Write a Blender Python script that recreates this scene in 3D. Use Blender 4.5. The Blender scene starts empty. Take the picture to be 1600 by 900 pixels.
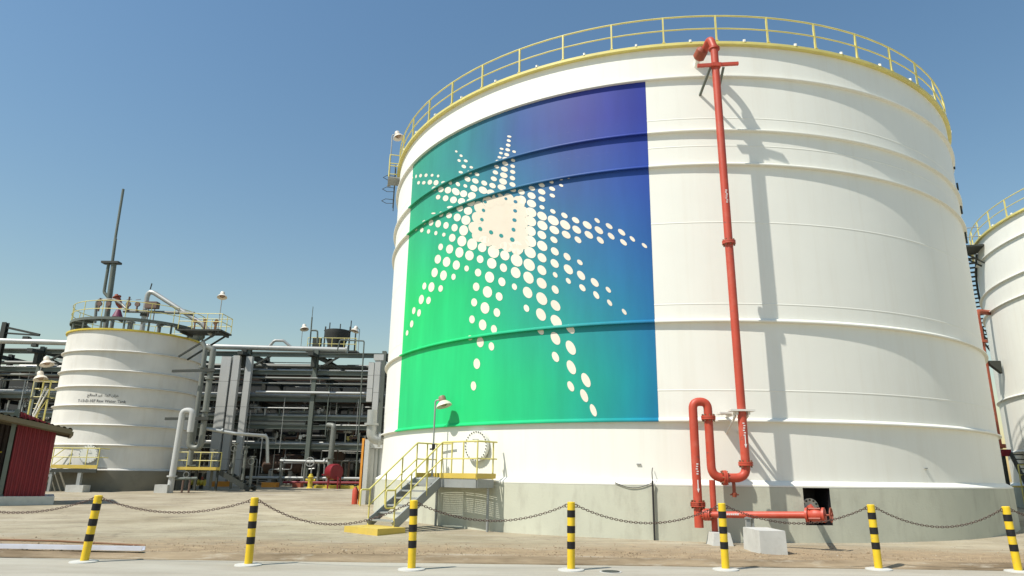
import bpy, math, random
from mathutils import Vector, Matrix
random.seed(7)
scene = bpy.context.scene
COL = scene.collection

# ------------------------------------------------------------------ camera
cam_d = bpy.data.cameras.new("camera")
cam_d.sensor_width = 36.0
cam_d.lens = 24.04
cam_d.shift_x = -0.00972
cam_d.clip_start = 0.1
cam_d.clip_end = 6000
cam = bpy.data.objects.new("camera", cam_d)
COL.objects.link(cam)
_p, _r = math.radians(15.335), math.radians(0.752)
_fw = Vector((0, math.cos(_p), math.sin(_p))); _up = Vector((0, -math.sin(_p), math.cos(_p))); _rt = Vector((1, 0, 0))
_r2 = _rt * math.cos(_r) + _up * math.sin(_r); _u2 = -_rt * math.sin(_r) + _up * math.cos(_r)
_m = Matrix((_r2, _u2, -_fw)).transposed().to_4x4()
_m.translation = Vector((0, 0, 1.65))
cam.matrix_world = _m
scene.camera = cam

# ------------------------------------------------------------------ sky, sun, exposure
SUN_EL = math.radians(54.0)
SUN_AZ = math.radians(-147.0)          # angle of the direction towards the sun, from +X
sun_dir = Vector((math.cos(SUN_AZ) * math.cos(SUN_EL), math.sin(SUN_AZ) * math.cos(SUN_EL), math.sin(SUN_EL)))
world = bpy.data.worlds.new("World"); scene.world = world; world.use_nodes = True
wn = world.node_tree; wn.nodes.clear()
sky = wn.nodes.new("ShaderNodeTexSky"); sky.sky_type = 'NISHITA'; sky.sun_disc = False
sky.sun_elevation = SUN_EL
sky.sun_rotation = math.atan2(sun_dir.x, sun_dir.y) % (2 * math.pi)
sky.altitude = 0; sky.air_density = 1.8; sky.dust_density = 0.6; sky.ozone_density = 3.0
bg = wn.nodes.new("ShaderNodeBackground"); bg.inputs[1].default_value = 0.10
wo = wn.nodes.new("ShaderNodeOutputWorld")
hs = wn.nodes.new("ShaderNodeHueSaturation"); hs.inputs["Saturation"].default_value = 1.15
wn.links.new(sky.outputs[0], hs.inputs["Color"]); wn.links.new(hs.outputs[0], bg.inputs[0]); wn.links.new(bg.outputs[0], wo.inputs[0])
sun_l = bpy.data.lights.new("sun", 'SUN'); sun_l.energy = 4.8; sun_l.angle = math.radians(0.53); sun_l.color = (1.0, 0.95, 0.87)
sun = bpy.data.objects.new("sun", sun_l); COL.objects.link(sun)
sun.rotation_euler = (-sun_dir).to_track_quat('-Z', 'Y').to_euler()
sun.location = (-20, -20, 40)
vs = scene.view_settings
vs.view_transform = 'Standard'; vs.look = 'None'; vs.exposure = 0.2; vs.gamma = 1.0; vs.use_curve_mapping = False

# ------------------------------------------------------------------ helpers
def lin(c):
    return tuple((x / 255 / 12.92) if x / 255 <= 0.04045 else ((x / 255 + 0.055) / 1.055) ** 2.4 for x in c)

def V(*a): return Vector(a)

class MB:
    def __init__(self): self.v = []; self.f = []
    def _add(self, vs, fs):
        o = len(self.v); self.v += [tuple(x) for x in vs]; self.f += [tuple(i + o for i in f) for f in fs]; return self
    def box(self, c, s, ax=None):
        c = Vector(c); ax = ax or (V(1, 0, 0), V(0, 1, 0), V(0, 0, 1))
        h = [Vector(a) * (d / 2) for a, d in zip(ax, s)]
        vs = [c + h[0] * i + h[1] * j + h[2] * k for k in (-1, 1) for j in (-1, 1) for i in (-1, 1)]
        return self._add(vs, [(0, 2, 3, 1), (4, 5, 7, 6), (0, 1, 5, 4), (2, 6, 7, 3), (0, 4, 6, 2), (1, 3, 7, 5)])
    def bar(self, a, b, w, h, up=V(0, 0, 1)):
        a, b = Vector(a), Vector(b); d = (b - a); L = d.length; d.normalize()
        if abs(d.dot(up)) > 0.98: up = V(0, 1, 0)
        s = d.cross(up).normalized(); u = s.cross(d)
        return self.box((a + b) / 2, (L, w, h), (d, s, u))
    def tube(self, pts, r, n=10, caps=True, closed=False):
        P = [Vector(p) for p in pts]; m = len(P)
        R = r if isinstance(r, (list, tuple)) else [r] * m
        T = []
        for i in range(m):
            if closed: t = P[(i + 1) % m] - P[i - 1]
            else: t = P[min(i + 1, m - 1)] - P[max(i - 1, 0)]
            T.append(t.normalized())
        u = T[0].orthogonal().normalized()
        if abs(T[0].z) < 0.9: u = V(0, 0, 1).cross(T[0]).normalized()
        rings = []
        for i in range(m):
            u = (u - T[i] * u.dot(T[i])).normalized(); w = T[i].cross(u)
            rings.append([P[i] + (u * math.cos(2 * math.pi * k / n) + w * math.sin(2 * math.pi * k / n)) * R[i] for k in range(n)])
        vs = [p for ring in rings for p in ring]; fs = []
        for i in range(m if closed else m - 1):
            j = (i + 1) % m
            for k in range(n):
                fs.append((i * n + k, i * n + (k + 1) % n, j * n + (k + 1) % n, j * n + k))
        if caps and not closed:
            fs.append(tuple(range(n - 1, -1, -1))); fs.append(tuple((m - 1) * n + k for k in range(n)))
        return self._add(vs, fs)
    def disc(self, c, axis, r, t, n=20):
        c = Vector(c); a = Vector(axis).normalized() * (t / 2)
        return self.tube([c - a, c + a], r, n)
    def rev(self, c, prof, a0=0, a1=360, n=64, close=False):
        full = abs(a1 - a0) >= 359.99; m = len(prof); cnt = n if full else n + 1
        vs = []
        for i in range(cnt):
            a = math.radians(a0 + (a1 - a0) * i / n); ca, sa = math.cos(a), math.sin(a)
            vs += [(c[0] + r * ca, c[1] + r * sa, z) for r, z in prof]
        fs = []
        for i in range(n):
            j = (i + 1) % cnt
            for k in range(m if close else m - 1):
                l = (k + 1) % m
                fs.append((i * m + k, j * m + k, j * m + l, i * m + l))
        return self._add(vs, fs)
    def lathe(self, c, axis, prof, n=16):
        c = Vector(c); a = Vector(axis).normalized(); u = a.orthogonal().normalized(); w = a.cross(u); m = len(prof); vs = []
        for i in range(n):
            t = 2 * math.pi * i / n; d = u * math.cos(t) + w * math.sin(t)
            vs += [c + d * r + a * h for r, h in prof]
        fs = [(i * m + k, ((i + 1) % n) * m + k, ((i + 1) % n) * m + k + 1, i * m + k + 1) for i in range(n) for k in range(m - 1)]
        return self._add(vs, fs)
    def extrude(self, poly, vec):
        n = len(poly); P = [Vector(p) for p in poly]; e = Vector(vec)
        return self._add(P + [p + e for p in P], [tuple(range(n - 1, -1, -1)), tuple(range(n, 2 * n))] + [(i, (i + 1) % n, n + (i + 1) % n, n + i) for i in range(n)])
    def grid(self, rows):
        m = len(rows[0]); vs = [p for r in rows for p in r]
        return self._add(vs, [(i * m + k, i * m + k + 1, (i + 1) * m + k + 1, (i + 1) * m + k) for i in range(len(rows) - 1) for k in range(m - 1)])

def arcp(pts, rad, n=6):
    """round the corners of a polyline"""
    P = [Vector(p) for p in pts]; out = [P[0]]
    rr = rad if isinstance(rad, (list, tuple)) else [rad] * (len(P) - 2)
    for i in range(1, len(P) - 1):
        a = (P[i - 1] - P[i]); b = (P[i + 1] - P[i]); r = rr[i - 1]
        an = a.angle(b); d = min(r / math.tan(an / 2), a.length * 0.5, b.length * 0.5)
        a.normalize(); b.normalize(); s = P[i] + a * d; e = P[i] + b * d
        for k in range(n + 1):
            t = k / n
            out.append((s * (1 - t) + P[i] * t) * (1 - t) + (P[i] * (1 - t) + e * t) * t)
    out.append(P[-1]); return out

def mesh_obj(name, mb, mat, off=V(0, 0, 0), smooth=0.6):
    me = bpy.data.meshes.new(name)
    me.from_pydata([tuple(Vector(v) - off) for v in mb.v], [], mb.f)
    me.validate(); me.update()
    if smooth:
        me.shade_smooth(); me.set_sharp_from_angle(angle=smooth)
    if mat: me.materials.append(mat)
    o = bpy.data.objects.new(name, me); COL.objects.link(o); return o

class Thing:
    def __init__(self, name, label, cat, loc, group=None):
        self.o = bpy.data.objects.new(name, None); COL.objects.link(self.o)
        self.o.empty_display_size = 0.3; self.loc = Vector(loc); self.o.location = self.loc
        self.o["label"] = label; self.o["category"] = cat
        if group: self.o["group"] = group
    def part(self, name, mb, mat, parent=None, label=None, smooth=0.6, kind=None):
        o = mesh_obj(name, mb, mat, self.loc, smooth); o.parent = parent or self.o
        if label: o["label"] = label
        if kind: o["kind"] = kind
        return o
    def copy_part(self, src, parent=None, rotz=0.0, loc=(0, 0, 0)):
        c = src.copy(); COL.objects.link(c); c.parent = parent or src.parent
        c.rotation_euler = (0, 0, rotz); c.location = loc; return c

def single(name, mb, mat, label, cat, loc, group=None, smooth=0.6):
    o = mesh_obj(name, mb, mat, Vector(loc), smooth); o.location = Vector(loc)
    o["label"] = label; o["category"] = cat
    if group: o["group"] = group
    return o

def structure(name, mb, mat, smooth=0.6):
    o = mesh_obj(name, mb, mat, V(0, 0, 0), smooth); o["kind"] = "structure"; return o

# ------------------------------------------------------------------ materials
def new_mat(name):
    m = bpy.data.materials.new(name); m.use_nodes = True
    nt = m.node_tree; b = nt.nodes["Principled BSDF"]; return m, nt, b

def mix(nt, a, b, fac, mode='MIX'):
    n = nt.nodes.new("ShaderNodeMix"); n.data_type = 'RGBA'; n.blend_type = mode
    for sock, val in ((n.inputs[6], a), (n.inputs[7], b), (n.inputs[0], fac)):
        if hasattr(val, "is_linked"): nt.links.new(val, sock)
        elif isinstance(val, (int, float)): sock.default_value = val
        else: sock.default_value = (*val[:3], 1)
    return n.outputs[2]

def noise(nt, scale, detail=4, rough=0.55, stretch=None, coord='Object'):
    tc = nt.nodes.new("ShaderNodeTexCoord"); n = nt.nodes.new("ShaderNodeTexNoise")
    n.inputs["Scale"].default_value = scale; n.inputs["Detail"].default_value = detail; n.inputs["Roughness"].default_value = rough
    if stretch:
        mp = nt.nodes.new("ShaderNodeMapping"); mp.inputs["Scale"].default_value = stretch
        nt.links.new(tc.outputs[coord], mp.inputs[0]); nt.links.new(mp.outputs[0], n.inputs[0])
    else: nt.links.new(tc.outputs[coord], n.inputs[0])
    return n.outputs[0]

def ramp(nt, fac, lo, hi, a=0.0, b=1.0):
    r = nt.nodes.new("ShaderNodeMapRange"); r.clamp = True
    nt.links.new(fac, r.inputs[0])
    for i, v in zip((1, 2, 3, 4), (lo, hi, a, b)): r.inputs[i].default_value = v
    return r.outputs[0]

def bump(nt, b, h, strength, dist):
    bn = nt.nodes.new("ShaderNodeBump"); bn.inputs["Strength"].default_value = strength; bn.inputs["Distance"].default_value = dist
    nt.links.new(h, bn.inputs["Height"]); nt.links.new(bn.outputs[0], b.inputs["Normal"])

def paint(name, col, rough=0.45, metal=0.0, dirt=0.25, dirt_col=(0.16, 0.12, 0.08), scale=3.0, stretch=None, bmp=0.0, spec=0.5, vary=(0.9, 1.06), chips=None):
    m, nt, b = new_mat(name)
    f = ramp(nt, noise(nt, scale, 6, 0.65, stretch), 0.5, 0.8, 0, dirt)
    c = mix(nt, col, dirt_col, f)
    if chips: c = mix(nt, c, chips, ramp(nt, noise(nt, scale * 2.3, 8, 0.7), 0.62, 0.66, 0, 0.85))
    f2 = ramp(nt, noise(nt, scale * 0.31, 3), 0.35, 0.7, *vary)
    hv = nt.nodes.new("ShaderNodeHueSaturation"); nt.links.new(c, hv.inputs["Color"]); nt.links.new(f2, hv.inputs["Value"])
    nt.links.new(hv.outputs[0], b.inputs["Base Color"])
    b.inputs["Roughness"].default_value = rough; b.inputs["Metallic"].default_value = metal
    b.inputs["Specular IOR Level"].default_value = spec
    if bmp: bump(nt, b, noise(nt, scale * 12, 3), bmp, 0.01)
    return m

M = {}
M['white'] = paint("white_tank_paint", (0.80, 0.795, 0.715), 0.5, dirt=0.16, dirt_col=(0.55, 0.47, 0.33), scale=2.2, stretch=(1.5, 1.5, 0.07), spec=0.35, vary=(0.98, 1.01))
M['white2'] = paint("aged_white_paint", (0.70, 0.68, 0.62), 0.55, dirt=0.25, dirt_col=(0.42, 0.36, 0.26), scale=1.5, stretch=(1.6, 1.6, 0.25), spec=0.35)
M['concrete'] = paint("concrete", (0.53, 0.535, 0.43), 0.9, dirt=0.5, dirt_col=(0.30, 0.28, 0.22), scale=1.6, stretch=(1.6, 1.6, 0.5), bmp=0.4, spec=0.2)
M['shadeconcrete'] = paint("shaded_foundation_concrete", (0.20, 0.19, 0.15), 0.9, dirt=0.4, dirt_col=(0.10, 0.09, 0.07), scale=1.5, bmp=0.2, spec=0.2)  # darker brownish concrete, with the shade on the ring wall put into it
M['block'] = paint("block_concrete", (0.52, 0.52, 0.48), 0.9, dirt=0.35, dirt_col=(0.30, 0.27, 0.22), scale=5, bmp=0.3, spec=0.2)
M['red'] = paint("red_fire_paint", (0.47, 0.062, 0.03), 0.5, dirt=0.55, dirt_col=(0.52, 0.15, 0.10), scale=3, bmp=0.12, chips=(0.22, 0.07, 0.05))
M['redbrown'] = paint("rusty_red_paint", (0.30, 0.065, 0.03), 0.6, dirt=0.5, dirt_col=(0.10, 0.05, 0.03), scale=9)
M['yellow'] = paint("yellow_rail_paint", (0.66, 0.58, 0.18), 0.5, dirt=0.3, dirt_col=(0.42, 0.36, 0.20), scale=5)
M['toe'] = paint("yellow_toe_paint", (0.60, 0.44, 0.08), 0.55, dirt=0.4, dirt_col=(0.33, 0.25, 0.12), scale=4)
M['bolyellow'] = paint("bollard_yellow_paint", (0.74, 0.50, 0.015), 0.45, dirt=0.35, dirt_col=(0.36, 0.25, 0.08), scale=9, chips=(0.30, 0.27, 0.22))
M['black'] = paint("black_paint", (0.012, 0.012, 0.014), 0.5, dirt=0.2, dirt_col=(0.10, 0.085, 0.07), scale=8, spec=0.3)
M['orange'] = paint("orange_paint", (0.66, 0.27, 0.03), 0.6, dirt=0.3, scale=4)
M['steel'] = paint("galvanised_steel", (0.33, 0.345, 0.33), 0.55, 0.25, dirt=0.3, dirt_col=(0.17, 0.15, 0.12), scale=3)
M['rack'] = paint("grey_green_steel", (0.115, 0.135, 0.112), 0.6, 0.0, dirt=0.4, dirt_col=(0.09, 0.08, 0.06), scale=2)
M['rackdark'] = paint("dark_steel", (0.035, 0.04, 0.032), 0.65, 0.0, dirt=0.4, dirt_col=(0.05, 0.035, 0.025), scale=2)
M['clad'] = paint("pipe_cladding", (0.40, 0.41, 0.385), 0.42, 0.35, dirt=0.3, dirt_col=(0.22, 0.20, 0.17), scale=2)
M['pipegrey'] = paint("grey_pipe_paint", (0.185, 0.195, 0.17), 0.5, 0.1, dirt=0.35, dirt_col=(0.15, 0.12, 0.09), scale=2)
M['pipebrown'] = paint("brown_pipe_primer", (0.15, 0.095, 0.07), 0.65, 0, dirt=0.4, dirt_col=(0.06, 0.04, 0.03), scale=2)
M['duct'] = paint("grey_duct_panel", (0.47, 0.475, 0.45), 0.6, 0.0, dirt=0.35, dirt_col=(0.24, 0.22, 0.19), scale=0.9, stretch=(1, 1, 0.3))
M['chain'] = paint("rusty_chain_steel", (0.10, 0.06, 0.045), 0.6, 0.3, dirt=0.4, dirt_col=(0.04, 0.025, 0.02), scale=30)
M['rubber'] = paint("black_cable", (0.02, 0.02, 0.02), 0.6, dirt=0.2, scale=6)
M['lampwhite'] = paint("lamp_enamel", (0.72, 0.66, 0.55), 0.4, dirt=0.3, dirt_col=(0.40, 0.25, 0.13), scale=9)
M['lampbrown'] = paint("lamp_housing", (0.30, 0.20, 0.13), 0.5, dirt=0.3, scale=9)
M['shedred'] = paint("red_sheet_metal", (0.19, 0.012, 0.018), 0.55, 0.0, dirt=0.4, dirt_col=(0.10, 0.02, 0.02), scale=3, stretch=(1, 1, 0.3))
M['shedshade'] = paint("shelter_shade_paint", (0.045, 0.03, 0.025), 0.7, dirt=0.4, dirt_col=(0.02, 0.015, 0.012), scale=3)  # shade inside the shelter put into the back panel's colour
M['shedroof'] = paint("brown_sheet_roof", (0.16, 0.13, 0.075), 0.7, dirt=0.5, scale=3)
M['hydyellow'] = paint("hydrant_yellow", (0.62, 0.48, 0.05), 0.45, dirt=0.3, scale=7)
M['crimson'] = paint("crimson_paint", (0.22, 0.012, 0.02), 0.4, dirt=0.2, scale=5)
M['magenta'] = paint("magenta_primer", (0.17, 0.03, 0.07), 0.5, dirt=0.2, scale=5)
M['rust'] = paint("rusty_iron", (0.22, 0.11, 0.05), 0.8, 0, dirt=0.6, dirt_col=(0.09, 0.04, 0.02), scale=12)
M['marks'] = paint("white_marking", (0.75, 0.74, 0.72), 0.5, dirt=0.2, scale=9)
M['letters'] = paint("grey_lettering", (0.10, 0.10, 0.10), 0.5, dirt=0.2, scale=4)
M['dot'] = paint("cream_dot_paint", (0.78, 0.71, 0.59), 0.5, dirt=0.10, dirt_col=(0.6, 0.5, 0.35), scale=2, spec=0.35)
M['core'] = paint("cream_core_paint", (0.74, 0.665, 0.54), 0.5, dirt=0.3, dirt_col=(0.62, 0.50, 0.34), scale=0.8, spec=0.35)
M['orangewall'] = paint("orange_sheeting", (0.55, 0.20, 0.09), 0.7, dirt=0.3, scale=1)
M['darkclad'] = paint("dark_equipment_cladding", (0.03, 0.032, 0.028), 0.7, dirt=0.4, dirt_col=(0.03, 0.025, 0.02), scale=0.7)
M['paleplastic'] = paint("pale_plastic", (0.62, 0.64, 0.70), 0.4, dirt=0.4, dirt_col=(0.4, 0.36, 0.30), scale=4)

# big tank frame
TC = (6.614, 32.0); TR = 12.64
TH_L, TH_R, MZ0, MZ1 = -152.5, -102.3, 3.26, 14.045

def mural_colour(nt):
    """gradient painted on the shell: angle round the tank and height, in the tank's own frame"""
    tc = nt.nodes.new("ShaderNodeTexCoord"); sp = nt.nodes.new("ShaderNodeSeparateXYZ"); nt.links.new(tc.outputs["Object"], sp.inputs[0])
    at = nt.nodes.new("ShaderNodeMath"); at.operation = 'ARCTAN2'; nt.links.new(sp.outputs[1], at.inputs[0]); nt.links.new(sp.outputs[0], at.inputs[1])
    u = ramp(nt, at.outputs[0], math.radians(TH_L), math.radians(TH_R))
    v = ramp(nt, sp.outputs[2], MZ0, MZ1)
    rows = [
        [(0, (34, 222, 132)), (.45, (36, 214, 126)), (.68, (28, 190, 130)), (.86, (22, 158, 148)), (1, (18, 122, 160))],
        [(0, (40, 232, 120)), (.4, (36, 200, 124)), (.6, (38, 165, 145)), (.8, (38, 124, 158)), (1, (34, 98, 160))],
        [(0, (52, 205, 128)), (.3, (54, 176, 142)), (.5, (52, 138, 150)), (.75, (46, 96, 154)), (1, (34, 72, 158))],
        [(0, (66, 176, 140)), (.35, (62, 142, 148)), (.6, (50, 86, 148)), (.8, (48, 56, 146)), (1, (34, 50, 150))]]
    cols = []
    for row in rows:
        cr = nt.nodes.new("ShaderNodeValToRGB"); e = cr.color_ramp.elements
        while len(e) < len(row): e.new(0.5)
        for k, (p, c) in enumerate(row):
            e[k].position = p; g = 1 / (1.30 - 0.25 * p); e[k].color = (*[x * g for x in lin(c)], 1)
        nt.links.new(u, cr.inputs[0]); cols.append(cr.outputs[0])
    c = mix(nt, cols[0], cols[1], ramp(nt, v, 0.1, 0.42)); c = mix(nt, c, cols[2], ramp(nt, v, 0.42, 0.66)); c = mix(nt, c, cols[3], ramp(nt, v, 0.66, 0.9))
    w = ramp(nt, noise(nt, 0.9, 5, 0.6, (1.6, 1.6, 0.25)), 0.3, 0.75, 0.84, 1.06)
    hv = nt.nodes.new("ShaderNodeHueSaturation"); nt.links.new(c, hv.inputs["Color"]); nt.links.new(w, hv.inputs["Value"])
    return hv.outputs[0], at.outputs[0], sp.outputs[2]

m, nt, b = new_mat("mural_paint"); c, _, _ = mural_colour(nt); nt.links.new(c, b.inputs["Base Color"]); b.inputs["Roughness"].default_value = 0.5; b.inputs["Specular IOR Level"].default_value = 0.35; M['mural'] = m
m, nt, b = new_mat("girder_paint"); c, ang, zz = mural_colour(nt)
a1 = nt.nodes.new("ShaderNodeMath"); a1.operation = 'GREATER_THAN'; nt.links.new(ang, a1.inputs[0]); a1.inputs[1].default_value = math.radians(TH_L)
a2 = nt.nodes.new("ShaderNodeMath"); a2.operation = 'LESS_THAN'; nt.links.new(ang, a2.inputs[0]); a2.inputs[1].default_value = math.radians(TH_R)
a3 = nt.nodes.new("ShaderNodeMath"); a3.operation = 'MULTIPLY'; nt.links.new(a1.outputs[0], a3.inputs[0]); nt.links.new(a2.outputs[0], a3.inputs[1])
nt.links.new(mix(nt, (0.79, 0.785, 0.70), c, a3.outputs[0]), b.inputs["Base Color"]); b.inputs["Roughness"].default_value = 0.5; b.inputs["Specular IOR Level"].default_value = 0.35; M['girder'] = m

# ground materials
m, nt, b = new_mat("dusty_concrete_ground")
tc = nt.nodes.new("ShaderNodeTexCoord"); sp = nt.nodes.new("ShaderNodeSeparateXYZ"); nt.links.new(tc.outputs["Object"], sp.inputs[0])
base = mix(nt, (0.43, 0.38, 0.275), (0.285, 0.24, 0.16), ramp(nt, noise(nt, 0.35, 6, 0.65), 0.35, 0.7))
base = mix(nt, base, (0.20, 0.165, 0.12), ramp(nt, noise(nt, 1.1, 8, 0.78, (0.5, 1.6, 1)), 0.52, 0.68, 0, 0.8))
sand = mix(nt, (0.40, 0.30, 0.185), (0.23, 0.165, 0.10), ramp(nt, noise(nt, 2.2, 8, 0.7), 0.35, 0.7))
nw = nt.nodes.new("ShaderNodeMath"); nw.operation = 'MULTIPLY_ADD'; nt.links.new(noise(nt, 0.55, 6, 0.7), nw.inputs[0]); nw.inputs[1].default_value = 5.0; nt.links.new(sp.outputs[1], nw.inputs[2])
sm = ramp(nt, nw.outputs[0], 18.6, 21.2, 0.92, 0.0)
base = mix(nt, base, sand, sm)
base = mix(nt, base, (0.50, 0.47, 0.40), ramp(nt, noise(nt, 0.8, 5, 0.6, (0.35, 1.3, 1)), 0.58, 0.72, 0, 0.4))
base = mix(nt, base, (0.14, 0.11, 0.085), ramp(nt, noise(nt, 17, 4, 0.6), 0.64, 0.72, 0, 0.5))
vo = nt.nodes.new("ShaderNodeTexVoronoi"); vo.feature = 'DISTANCE_TO_EDGE'; vo.inputs["Scale"].default_value = 0.33
wv = nt.nodes.new("ShaderNodeVectorMath"); wv.operation = 'MULTIPLY_ADD'; nz = nt.nodes.new("ShaderNodeTexNoise"); nz.inputs["Scale"].default_value = 1.3; nz.inputs["Detail"].default_value = 6
nt.links.new(tc.outputs["Object"], nz.inputs[0]); nt.links.new(nz.outputs[1], wv.inputs[0]); wv.inputs[1].default_value = (1.6, 1.6, 0); nt.links.new(tc.outputs["Object"], wv.inputs[2]); nt.links.new(wv.outputs[0], vo.inputs[0])
base = mix(nt, base, (0.10, 0.08, 0.06), ramp(nt, vo.outputs[0], 0.0, 0.010, 0.35, 0.0))
tm = ramp(nt, noise(nt, 0.9, 5, 0.6, (0.10, 2.6, 1)), 0.57, 0.66, 0, 0.35)
base = mix(nt, base, (0.18, 0.155, 0.125), tm)
nt.links.new(base, b.inputs["Base Color"]); b.inputs["Roughness"].default_value = 0.95; b.inputs["Specular IOR Level"].default_value = 0.15
bump(nt, b, noise(nt, 5, 9, 0.75), 0.8, 0.06); M['ground'] = m
m, nt, b = new_mat("road_concrete")
base = mix(nt, (0.42, 0.395, 0.325), (0.31, 0.28, 0.22), ramp(nt, noise(nt, 0.7, 7, 0.7, (0.4, 2.0, 1)), 0.35, 0.7))
base = mix(nt, base, (0.25, 0.22, 0.18), ramp(nt, noise(nt, 9, 5, 0.7), 0.6, 0.72, 0, 0.5))
nt.links.new(base, b.inputs["Base Color"]); b.inputs["Roughness"].default_value = 0.9; b.inputs["Specular IOR Level"].default_value = 0.2
bump(nt, b, noise(nt, 20, 5, 0.7), 0.3, 0.01); M['road'] = m
m, nt, b = new_mat("stained_kerb")
base = mix(nt, (0.34, 0.265, 0.17), (0.17, 0.125, 0.075), ramp(nt, noise(nt, 0.9, 7, 0.7, (0.4, 1, 1)), 0.38, 0.62))
base = mix(nt, base, (0.50, 0.46, 0.37), ramp(nt, noise(nt, 2.5, 6, 0.7, (0.5, 1, 1)), 0.55, 0.7, 0, 0.6))
nt.links.new(base, b.inputs["Base Color"]); b.inputs["Roughness"].default_value = 0.95; b.inputs["Specular IOR Level"].default_value = 0.15
bump(nt, b, noise(nt, 10, 6, 0.7), 0.5, 0.03); M['kerb'] = m

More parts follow.
